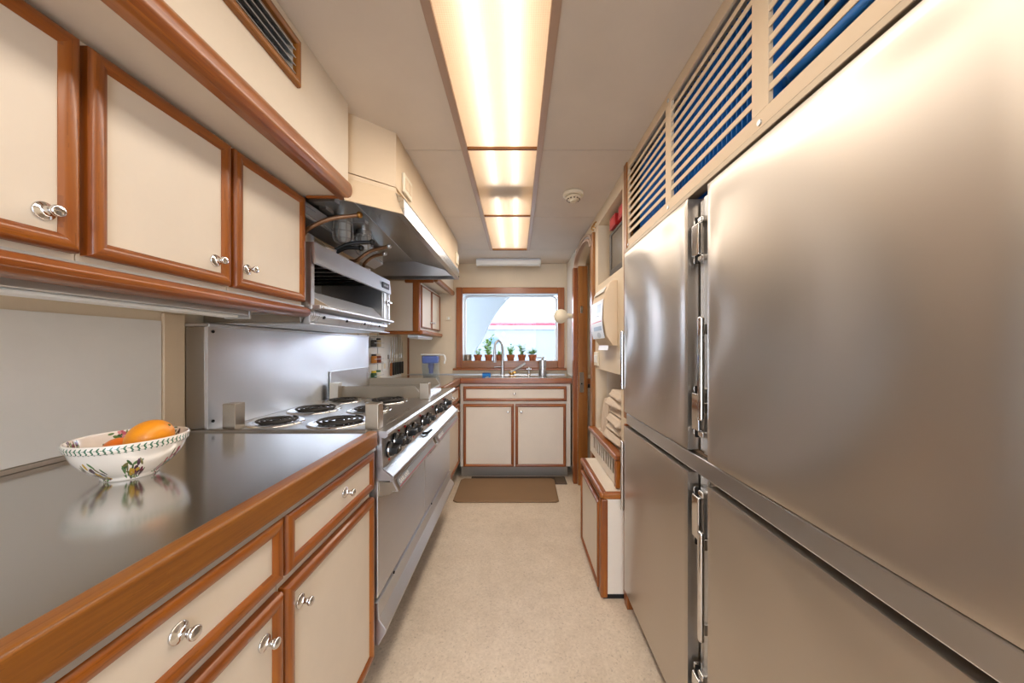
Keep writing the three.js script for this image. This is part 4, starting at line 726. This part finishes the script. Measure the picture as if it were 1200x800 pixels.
  part(wl, 'head', lathe([[0.001, 0], [0.03, 0.002], [0.06, 0.02], [0.066, 0.045], [0.06, 0.05], [0.05, 0.04], [0.001, 0.036]], [0, 0, 0], 32).rotateX(-PI / 2).rotateY(-0.35).translate(0.385, 1.487, -3.105), M.ivory);
}
// batten light, smoke detector, mat, grating
{
  const b = thing('batten_light', 'unlit white batten light on the ceiling above the window', 'light', [-0.09, 2.02, 3.4]);
  part(b, 'diffuser', B(-0.40, 0.23, 2.018, 2.062, 3.36, 3.44, 0.008), M.white); part(b, 'base', B(-0.40, 0.23, 2.062, H, 3.37, 3.43, 0.002), M.aluminium);
  for (const x of [-0.404, 0.226]) part(b, 'end_cap', B(x, x + 0.008, 2.014, 2.066, 3.356, 3.444, 0.003), M.white);
  const s = thing('smoke_detector', 'round cream smoke detector on the ceiling', 'smoke detector', [0.32, 2.03, 1.945]);
  part(s, 'base', lathe([[0.001, 0.05], [0.056, 0.05], [0.058, 0.046], [0.058, 0.034], [0.052, 0.03], [0.001, 0.03]], [0.32, 2.0295, 1.945], 40), M.ivory);
  part(s, 'sensor_head', lathe([[0.001, 0.0], [0.016, 0.0], [0.02, 0.003], [0.022, 0.010], [0.038, 0.015], [0.043, 0.022], [0.044, 0.031], [0.001, 0.031]], [0.32, 2.028, 1.945], 40), M.ivory);
  for (let i = 0; i < 12; i++) { const a = i * PI / 6; part(s, 'vent_slot', B(-0.005, 0.005, -0.004, 0.004, -0.002, 0.002).rotateY(a).translate(0.32 + 0.036 * Math.sin(a), 2.0425, -1.945 + 0.036 * Math.cos(a)), M.joint); }
  const mt = slabY([[-0.5, 2.66], [-0.47, 2.635], [0.3, 2.635], [0.325, 2.655], [0.335, 3.07], [0.31, 3.1], [-0.48, 3.1], [-0.505, 3.07]], 0.001, 0.014, [], 0.005);
  solo('floor_mat', mt, M.mat, 'brown anti-fatigue mat in front of the sink cabinet', 'mat');
  const g = thing('floor_grating', 'dark slotted floor grating along the sink cabinet kickboard', 'grating', [0.1, 0, 3.08]);
  part(g, 'frame', B(-0.42, 0.44, 0.0005, 0.003, 2.99, 3.17), std({ color: 0x4a3d33, roughness: 0.7 }));
  for (let i = 0; i < 6; i++) part(g, 'slat', B(0.345, 0.43, 0.003, 0.006, 3.0 + i * 0.028, 3.015 + i * 0.028, 0.001), M.joint);
}

// ───────── right side: refrigerator, ventilation panel ─────────
const FR = 0.5;
function pillow(w, h, th, bulge, ripple) {   // a door skin of sheet steel, slightly dished and rippled, facing +z, back plane at z = 0
  const n = 64, g = new THREE.BoxGeometry(w, h, th, n, n, 1), p = g.attributes.position;
  g.translate(0, 0, th / 2);
  for (let i = 0; i < p.count; i++) if (p.getZ(i) > th * 0.9) {
    const u = p.getX(i) / w, v = p.getY(i) / h, e = Math.min(0.5 - Math.abs(u), 0.5 - Math.abs(v)) * Math.min(w, h);
    const r = Math.hypot(p.getX(i) + w / 2, p.getY(i)), k = Math.min(1, e / 0.06);
    p.setZ(i, th - bulge * Math.cos(PI * u) * Math.cos(PI * v) - ripple * k * k * (3 - 2 * k) * Math.cos(2 * PI * (r - 0.01) / 0.28) - Math.max(0, 0.004 - e) * 0.6);
  }
  const c = toCreasedNormals(g, 0.5); return uvm(c, 'y');
}
{
  const t = thing('refrigerator', 'large built-in stainless refrigerator with four doors', 'refrigerator', [0.85, 0, 0.95]);
  const cf = 0.548;   // carcass front
  part(t, 'carcass', [B(cf, 1.24, 0.06, 1.64, 0.29, 1.603, 0.002, 'z')], M.steel);
  part(t, 'plinth', B(cf + 0.03, 1.2, 0, 0.06, 0.29, 1.55), M.steelDull);
  part(t, 'wood_post', B(0.508, 0.53, 0, 0.84, 1.604, 1.624, 0.002, 'y'), M.wood);
  part(t, 'wood_foot', B(0.503, 0.56, 0, 0.066, 1.56, 1.602, 0.003, 'y'), M.wood, { label: 'varnished wooden foot post' });
  part(t, 'rail', B(FR + 0.012, cf, 0.842, 0.892, 0.29, 1.6, 0.004, 'z'), M.steel);
  part(t, 'rail_seal', [B(FR + 0.03, cf, 0.834, 0.842, 0.29, 1.6), B(FR + 0.03, cf, 0.892, 0.899, 0.29, 1.6)], M.joint);
  part(t, 'mullion', [B(cf - 0.012, cf, 0.06, 0.835, 0.905, 0.998, 0.002, 'y'), B(cf - 0.012, cf, 0.9, 1.625, 0.905, 0.998, 0.002, 'y')], M.steel);
  part(t, 'mullion_bead', [B(cf - 0.02, cf - 0.012, 0.06, 0.835, 0.945, 0.965, 0.002, 'y'), B(cf - 0.02, cf - 0.012, 0.9, 1.625, 0.945, 0.965, 0.002, 'y')], M.aluminium);
  const door = (d0, d1, y0, y1, label) => {
    const g = pillow(d1 - d0, y1 - y0, 0.045, 0.005, y0 > 0.5 ? 0.0044 : 0.0012); g.rotateY(-PI / 2).translate(FR + 0.045, (y0 + y1) / 2, -(d0 + d1) / 2);
    const m = part(t, 'door', g, M.steelFridge, label ? { label } : undefined);
    part(m, 'gasket', B(FR + 0.045, cf, y0 + 0.01, y1 - 0.01, d0 + 0.01, d1 - 0.01), M.iron);
    return m;
  };
  const a = door(1.005, 1.6, 0.90, 1.637), b = door(1.005, 1.6, 0.068, 0.833), c = door(0.30, 0.90, 0.90, 1.63), e = door(0.30, 0.90, 0.068, 0.833);
  const lever = (m, d, y0, y1, x = FR) => part(m, 'handle', [B(x - 0.012, x + 0.004, y0, y1, d - 0.009, d + 0.009, 0.007, 'y'), B(x - 0.004, x + 0.02, y0 + 0.02, y0 + 0.05, d - 0.007, d + 0.007, 0.003), B(x - 0.004, x + 0.02, y1 - 0.05, y1 - 0.02, d - 0.007, d + 0.007, 0.003)], M.chrome);
  lever(a, 1.612, 1.0, 1.28); lever(b, 1.612, 0.43, 0.76);
  // hinges and latches in the gap between the doors
  const hinge = (m, y0, y1) => { part(m, 'hinge', [B(FR + 0.004, FR + 0.02, y0, y1, 0.952, 0.988, 0.004, 'y'), B(FR + 0.012, cf - 0.012, y0 - 0.018, y0, 0.945, 0.995, 0.005), B(FR + 0.012, cf - 0.012, y1, y1 + 0.018, 0.945, 0.995, 0.005)], M.chrome); part(m, 'hinge_pin', cyl([FR + 0.014, y0 - 0.02, 0.975], [FR + 0.014, y1 + 0.02, 0.975], 0.006), M.iron); };
  hinge(a, 1.46, 1.55); hinge(a, 0.965, 1.07); hinge(b, 0.66, 0.78); hinge(b, 0.12, 0.27);
  lever(c, 0.928, 1.0, 1.285, FR + 0.004); lever(e, 0.928, 0.40, 0.70, FR + 0.004);
  const lab = part(c, 'label_tag', B(FR + 0.012, FR + 0.03, 1.33, 1.40, 0.902, 0.912, 0.002), M.ivory); part(lab, 'red_mark', B(FR + 0.014, FR + 0.028, 1.362, 1.37, 0.912, 0.913), M.red);
}
{
  const t = thing('ventilation_panel', 'cream slotted ventilation panel above the refrigerator', 'vent panel', [XR, 1.645, 0.9]);
  const bays = [[1.205, 1.608], [0.762, 1.162], [0.318, 0.712]], y0 = 1.708, y1 = 2.04, e0 = 0.28, e1 = 1.618, x0 = XR - 0.006, x1 = XR + 0.004;
  const fr = [B(x0, x1, y1, H, e0, e1, 0.001, 'z'), B(x0, x1, 1.662, y0, e0, e1, 0.001, 'z'), B(x0, x1, y0, y1, e1 - 0.01, e1), B(x0, x1, y0, y1, 1.162, 1.205), B(x0, x1, y0, y1, 0.712, 0.762), B(x0, x1, y0, y1, e0, 0.318)];
  part(t, 'frame', fr, M.hoodPaint);
  part(t, 'lower_ledge', B(x0 - 0.012, x1 + 0.01, 1.646, 1.664, e0, e1, 0.003, 'z'), M.guard);
  for (const [a, b] of bays) for (let i = 1; i < 10; i++) { const y = y0 + (y1 - y0) * i / 10; part(t, 'slat', B(x0 + 0.001, x0 + 0.004, y - 0.0072, y + 0.0072, a, b, 0.001, 'z'), M.hoodPaint); }
  for (const [d, y] of [[1.183, 1.685], [1.183, 2.055], [0.737, 1.685], [0.737, 2.055], [1.61, 1.685]]) part(t, 'screw', cyl([x0 - 0.003, y, d], [x0 + 0.001, y, d], 0.006, 0.0065, 14), M.aluminium);
  part(t, 'back_box', [B(0.68, 0.69, 1.65, H, e0, e1 + 0.02), B(0.6, 0.69, 1.645, 1.65, e0, e1 + 0.02), B(x1, 0.69, 1.65, H, e1 + 0.002, e1 + 0.02), B(x1, 0.69, 1.65, H, e0 - 0.02, e0)], M.steelDull);
  // blue condenser with fins behind the slots
  const cd = thing('condenser', 'blue finned cooling unit behind the vent slots', 'cooling unit', [0.63, 1.66, 0.95]);
  part(cd, 'core', B(0.59, 0.675, 1.66, 2.06, 0.75, 1.6), M.blueDark);
  part(cd, 'fins', [...Array(40)].map((_, i) => B(0.57, 0.59, 1.665, 2.055, 0.76 + i * 0.021, 0.763 + i * 0.021)), M.blueDark, { kind: 'stuff' });
  part(cd, 'pipe', [tube([[0.58, 1.70, 0.35], [0.58, 1.76, 0.5], [0.585, 1.78, 0.72]], 0.014), tube([[0.59, 1.9, 0.33], [0.59, 1.84, 0.55], [0.59, 1.83, 0.73]], 0.01)], M.blueDark);
  struct('trim_4', B(XR - 0.012, XR + 0.02, 0.86, H, 1.6185, 1.662, 0.003, 'y'), M.woodLight, 'varnished upright strip between refrigerator and wall');
}
// ───────── right wall: niche things, dispenser, hamper, bench ─────────
{
  const y = 1.6055;
  const tv = thing('intercom_unit', 'grey box with a dark screen in the upper niche', 'screen', [0.64, y, 1.95]);
  part(tv, 'case', B(0.572, 0.73, y, 1.90, 1.735, 2.10, 0.015), std({ color: 0x9b8f80, roughness: 0.5 }));
  part(tv, 'bezel', slabX(rect(1.75, 2.085, y + 0.03, 1.885), 0.564, 0.5715, [rect(1.765, 2.05, y + 0.06, 1.87)], 0.002), std({ color: 0x4c443b, roughness: 0.5 }));
  part(tv, 'screen', B(0.5695, 0.5715, y + 0.055, 1.875, 1.76, 2.055), std({ color: 0x6e6353, roughness: 0.25 }));
  const box = (d, dl, label) => { const t = thing('carton', label, 'carton', [0.6, 1.9005, d], 'red cartons in the upper niche'); part(t, 'box', B(0.557, 0.642, 1.9005, 1.968, d, d + dl, 0.002), M.red);
    part(t, 'front_label', B(0.5555, 0.557, 1.915, 1.95, d + 0.02, d + dl - 0.02), canvasLabel);
    part(t, 'side_label', B(0.572, 0.627, 1.918, 1.948, d - 0.0012, d - 0.0002), canvasLabel); };
  const canvasLabel = std({ roughness: 0.5, map: canvasTex(128, 64, (c, w, h) => { c.fillStyle = '#c33'; c.fillRect(0, 0, w, h); c.fillStyle = '#f2dfc8'; c.fillRect(22, 14, 84, 36); c.fillStyle = '#c33'; for (const x of [34, 56, 78]) c.fillRect(x, 20, 12, 24); }) });
  box(1.945, 0.11, 'red carton with pale block lettering standing at the open end of the unit'); box(1.76, 0.12, 'red carton partly hidden by the niche edge next to the vent panel');
  const hk = thing('coat_hook', 'small double metal hook high above the doorway corner', 'hook', [XR, 2.0, 2.29]);
  for (const d of [2.262, 2.31]) part(hk, 'prong', tube([[XR, 2.035, d], [XR - 0.02, 2.02, d], [XR - 0.026, 2.0, d], [XR - 0.014, 1.992, d]], 0.004), M.brass);
  part(hk, 'plate', B(XR - 0.004, XR, 2.01, 2.05, 2.25, 2.32, 0.001), M.ivory);
  // paper dispenser
  const p = thing('paper_dispenser', 'cream wall paper dispenser with a printed label on its curved cover', 'dispenser', [0.5, 1.2, 1.95]);
  const sec = (k) => [[XR, 1.21], [0.50 + k, 1.212], [0.468 + k, 1.26], [0.452 + k, 1.35], [0.456 + k, 1.44], [0.468 + k, 1.50], [0.486 + k, 1.545], [0.502 + k, 1.555], [XR, 1.555]];
  part(p, 'case', slabD(sec(0.004), 1.80, 2.10, [], 0.003), M.hoodPaint);
  const prt = canvasTex(256, 512, (c, w, h) => { c.fillStyle = '#eceff2'; c.fillRect(0, 0, w, h); c.fillStyle = '#b9c6d6'; c.fillRect(130, 40, 90, 110); c.strokeStyle = '#54607a'; c.lineWidth = 7; c.beginPath(); c.arc(60, 190, 26, 0, 5); c.moveTo(86, 190); c.bezierCurveTo(110, 150, 120, 240, 140, 190); c.bezierCurveTo(150, 170, 165, 220, 190, 185); c.stroke(); c.fillStyle = '#d84f5e'; c.fillRect(14, 270, 225, 12); c.fillStyle = '#a9b6c6'; c.fillRect(60, 340, 170, 60); c.fillStyle = '#c3c7cb'; c.beginPath(); c.arc(150, 465, 40, 0, 7); c.fill(); });
  const lp = [[0.458, 1.46], [0.4525, 1.40], [0.4505, 1.35], [0.455, 1.30], [0.466, 1.25]];
  { const q = [], uv = [], ix = []; lp.forEach(([x, yy], i) => { for (const [k, d] of [[0, 2.09], [1, 1.815]]) { q.push(x + 0.001, yy, -d); uv.push(k, 1 - i / (lp.length - 1)); } if (i) { const b = 2 * i; ix.push(b - 2, b, b - 1, b - 1, b, b + 1); } }); const g = new THREE.BufferGeometry(); g.setAttribute('position', new THREE.Float32BufferAttribute(q, 3)); g.setAttribute('uv', new THREE.Float32BufferAttribute(uv, 2)); g.setIndex(ix); g.computeVertexNormals(); part(p, 'printed_label', g, std({ map: prt, roughness: 0.3 })); }
  part(p, 'vision_slot', sheet([[0.4805, 1.527, 1.84], [0.467, 1.50, 1.84], [0.467, 1.50, 2.07], [0.4805, 1.527, 2.07]], -0.003), M.white);
  part(p, 'paper', sheet([[0.495, 1.212, 1.85], [0.49, 1.185, 1.85], [0.49, 1.185, 2.06], [0.495, 1.212, 2.06]], 0.001), M.white);
  const so = thing('switch_plate', 'cream double switch plate below the paper dispenser', 'switch', [XR, 1.07, 2.24]);
  part(so, 'plate', B(XR - 0.01, XR, 1.08, 1.17, 2.20, 2.31, 0.003), M.ivory); for (const d of [2.215, 2.265]) part(so, 'rocker', B(XR - 0.014, XR - 0.01, 1.10, 1.15, d, d + 0.03, 0.002), M.white);
  // hamper with slotted front below the lower niche
  const h = thing('hamper', 'wood edged slotted hamper front under the towel niche', 'hamper', [0.5, 0.5, 1.98]);
  part(h, 'top_rail', B(0.478, XR - 0.001, 0.645, 0.672, 1.668, 2.30, 0.008, 'z'), M.wood);
  part(h, 'end_post', B(0.482, XR - 0.001, 0.51, 0.645, 1.668, 1.70, 0.005, 'y'), M.wood);
  part(h, 'front_panel', slabX(rect(1.70, 2.295, 0.51, 0.645), 0.492, 0.495, [...Array(10)].map((_, i) => rect(1.735 + i * 0.048, 1.768 + i * 0.048, 0.555, 0.630)), 0), M.cream);
  // towels
  const towel = (y0, hh, d0, d1, x0, label, grp) => {
    const g = new RoundedBoxGeometry(0.2, hh, d1 - d0, 6, hh * 0.48), p2 = g.attributes.position;
    for (let i = 0; i < p2.count; i++) { const x = p2.getX(i), yy = p2.getY(i), z = p2.getZ(i); p2.setXYZ(i, x + 0.008 * Math.sin(z * 40 + y0 * 90) + 0.006 * Math.sin(yy * 130), yy * (1 + 0.14 * Math.sin(z * 23 + y0 * 70)) + 0.004 * Math.sin(z * 31 + x * 20), z); }
    g.computeVertexNormals(); g.translate(x0 + 0.1, y0 + hh / 2, -(d0 + d1) / 2);
    solo('folded_towel', uvm(g), M.towel, label, 'towel', grp);
  };
  const G = 'folded towels stacked in the lower niche', fl = B(0.52, 0.80, 0.60, 0.61, N2[0], N2[1]);
  solo('niche_shelf', B(XR + 0.002, 0.82, 0.655, 0.665, N2[0] + 0.001, N2[1] - 0.001), M.cream, 'cream shelf floor carrying the folded towels', 'shelf');
  towel(0.669, 0.052, 1.76, 2.03, 0.515, 'thick folded towel at the bottom of the stack in the niche', G);
  towel(0.722, 0.045, 1.755, 2.02, 0.53, 'folded towel second from the bottom of the niche stack', G);
  towel(0.768, 0.048, 1.765, 2.02, 0.52, 'folded towel third from the bottom of the niche stack', G);
  towel(0.817, 0.044, 1.76, 2.0, 0.535, 'folded towel third from the top of the niche stack', G);
  towel(0.864, 0.042, 1.75, 2.01, 0.525, 'folded towel second from the top of the niche stack', G);
  towel(0.908, 0.05, 1.755, 2.0, 0.53, 'folded towel on the very top of the niche stack', G);
  // a draped cloth and a pale board
  { const g = new THREE.BoxGeometry(0.14, 0.22, 0.13, 12, 24, 12), p3 = g.attributes.position; for (let i = 0; i < p3.count; i++) { const x = p3.getX(i), yy = p3.getY(i), z = p3.getZ(i), k = 1 - (yy + 0.11) * 1.3; p3.setXYZ(i, x * k + 0.006 * Math.sin(z * 120 + yy * 12), yy - 0.15 * Math.max(0, Math.abs(z) + Math.abs(x) - 0.05) * (yy > 0.08 ? 1 : 0), z * k + 0.006 * Math.sin(x * 140)); } g.computeVertexNormals(); g.translate(0.61, 0.7765, -2.14); solo('draped_cloth', uvm(g), M.towel, 'pale cloth hanging in loose folds beside the towel stack', 'cloth'); }
  solo('rounded_board', slabX(roundRect(2.02, 2.15, 0.905, 1.03, 0.04), 0.70, 0.72, [], 0.006), M.white, 'pale rounded board leaning at the back of the towel niche', 'board');
  // bench
  const b = thing('bench_locker', 'low cream locker with rounded wooden edges under the hamper', 'locker', [0.45, 0, 1.88]);
  const q0 = 1.63, q1 = 2.15, bx = 0.40;
  part(b, 'body', B(bx + 0.018, XR - 0.001, 0.02, 0.478, q0 + 0.004, q1), M.cream);
  part(b, 'top', B(bx + 0.03, XR - 0.001, 0.478, 0.505, q0 + 0.02, q1, 0.003), M.cream);
  part(b, 'edge_rail', [B(bx - 0.004, bx + 0.034, 0.474, 0.508, q0, q1 + 0.004, 0.014, 'z'), B(bx + 0.01, XR - 0.002, 0.474, 0.507, q0 - 0.004, q0 + 0.024, 0.01, 'x')], M.wood);
  part(b, 'corner_post', B(bx, bx + 0.036, 0, 0.476, q0, q0 + 0.045, 0.01, 'y'), M.wood); part(b, 'corner_post', B(bx, bx + 0.02, 0, 0.476, q1 - 0.01, q1 + 0.004, 0.004, 'y'), M.wood);
  part(b, 'base_strip', B(bx + 0.012, XR - 0.002, 0, 0.02, q0 + 0.002, q1), M.iron);
  front(b, 'door', 0.44, 0.42, [bx + 0.017, 0.232, 1.895], -90, null, { fw: 0.016, th: 0.024 });
}
// ───────── pantry counter beyond the doorway ─────────
{
  const t = thing('pantry_counter', 'pantry counter with a wooden edge seen through the doorway', 'counter', [1.2, 0, 3.3]);
  part(t, 'top', B(0.605, 2.19, 0.885, 0.915, 3.12, DB - 0.005), M.cream); part(t, 'edge_rail', B(0.605, 2.19, 0.868, 0.918, 3.10, 3.12, 0.006, 'x'), M.wood);
  part(t, 'body', B(1.1, 2.19, 0, 0.885, 3.14, DB - 0.005), M.cream);
  const a = thing('dishwasher', 'stainless appliance under the pantry counter seen through the doorway', 'appliance', [0.85, 0, 3.3]);
  part(a, 'door', B(0.61, 1.09, 0.08, 0.83, 3.10, 3.135, 0.006, 'y'), M.steel); part(a, 'body', B(0.612, 1.088, 0.02, 0.866, 3.136, DB - 0.006), M.steelDull); part(a, 'handle', cyl([0.66, 0.76, 3.075], [1.04, 0.76, 3.075], 0.01), M.chrome);
  part(a, 'control_strip', B(0.61, 1.09, 0.832, 0.866, 3.105, 3.135, 0.002), M.black);
  const s = thing('pantry_switch', 'cream switch on the pantry wall seen through the doorway', 'switch', [0.72, 1.1, DB]);
  part(s, 'plate', B(0.70, 0.75, 1.10, 1.18, DB - 0.01, DB - 0.001, 0.003), M.ivory); part(s, 'rocker', B(0.715, 0.735, 1.12, 1.16, DB - 0.014, DB - 0.01, 0.002), M.white);
}

renderer.render(scene, camera);
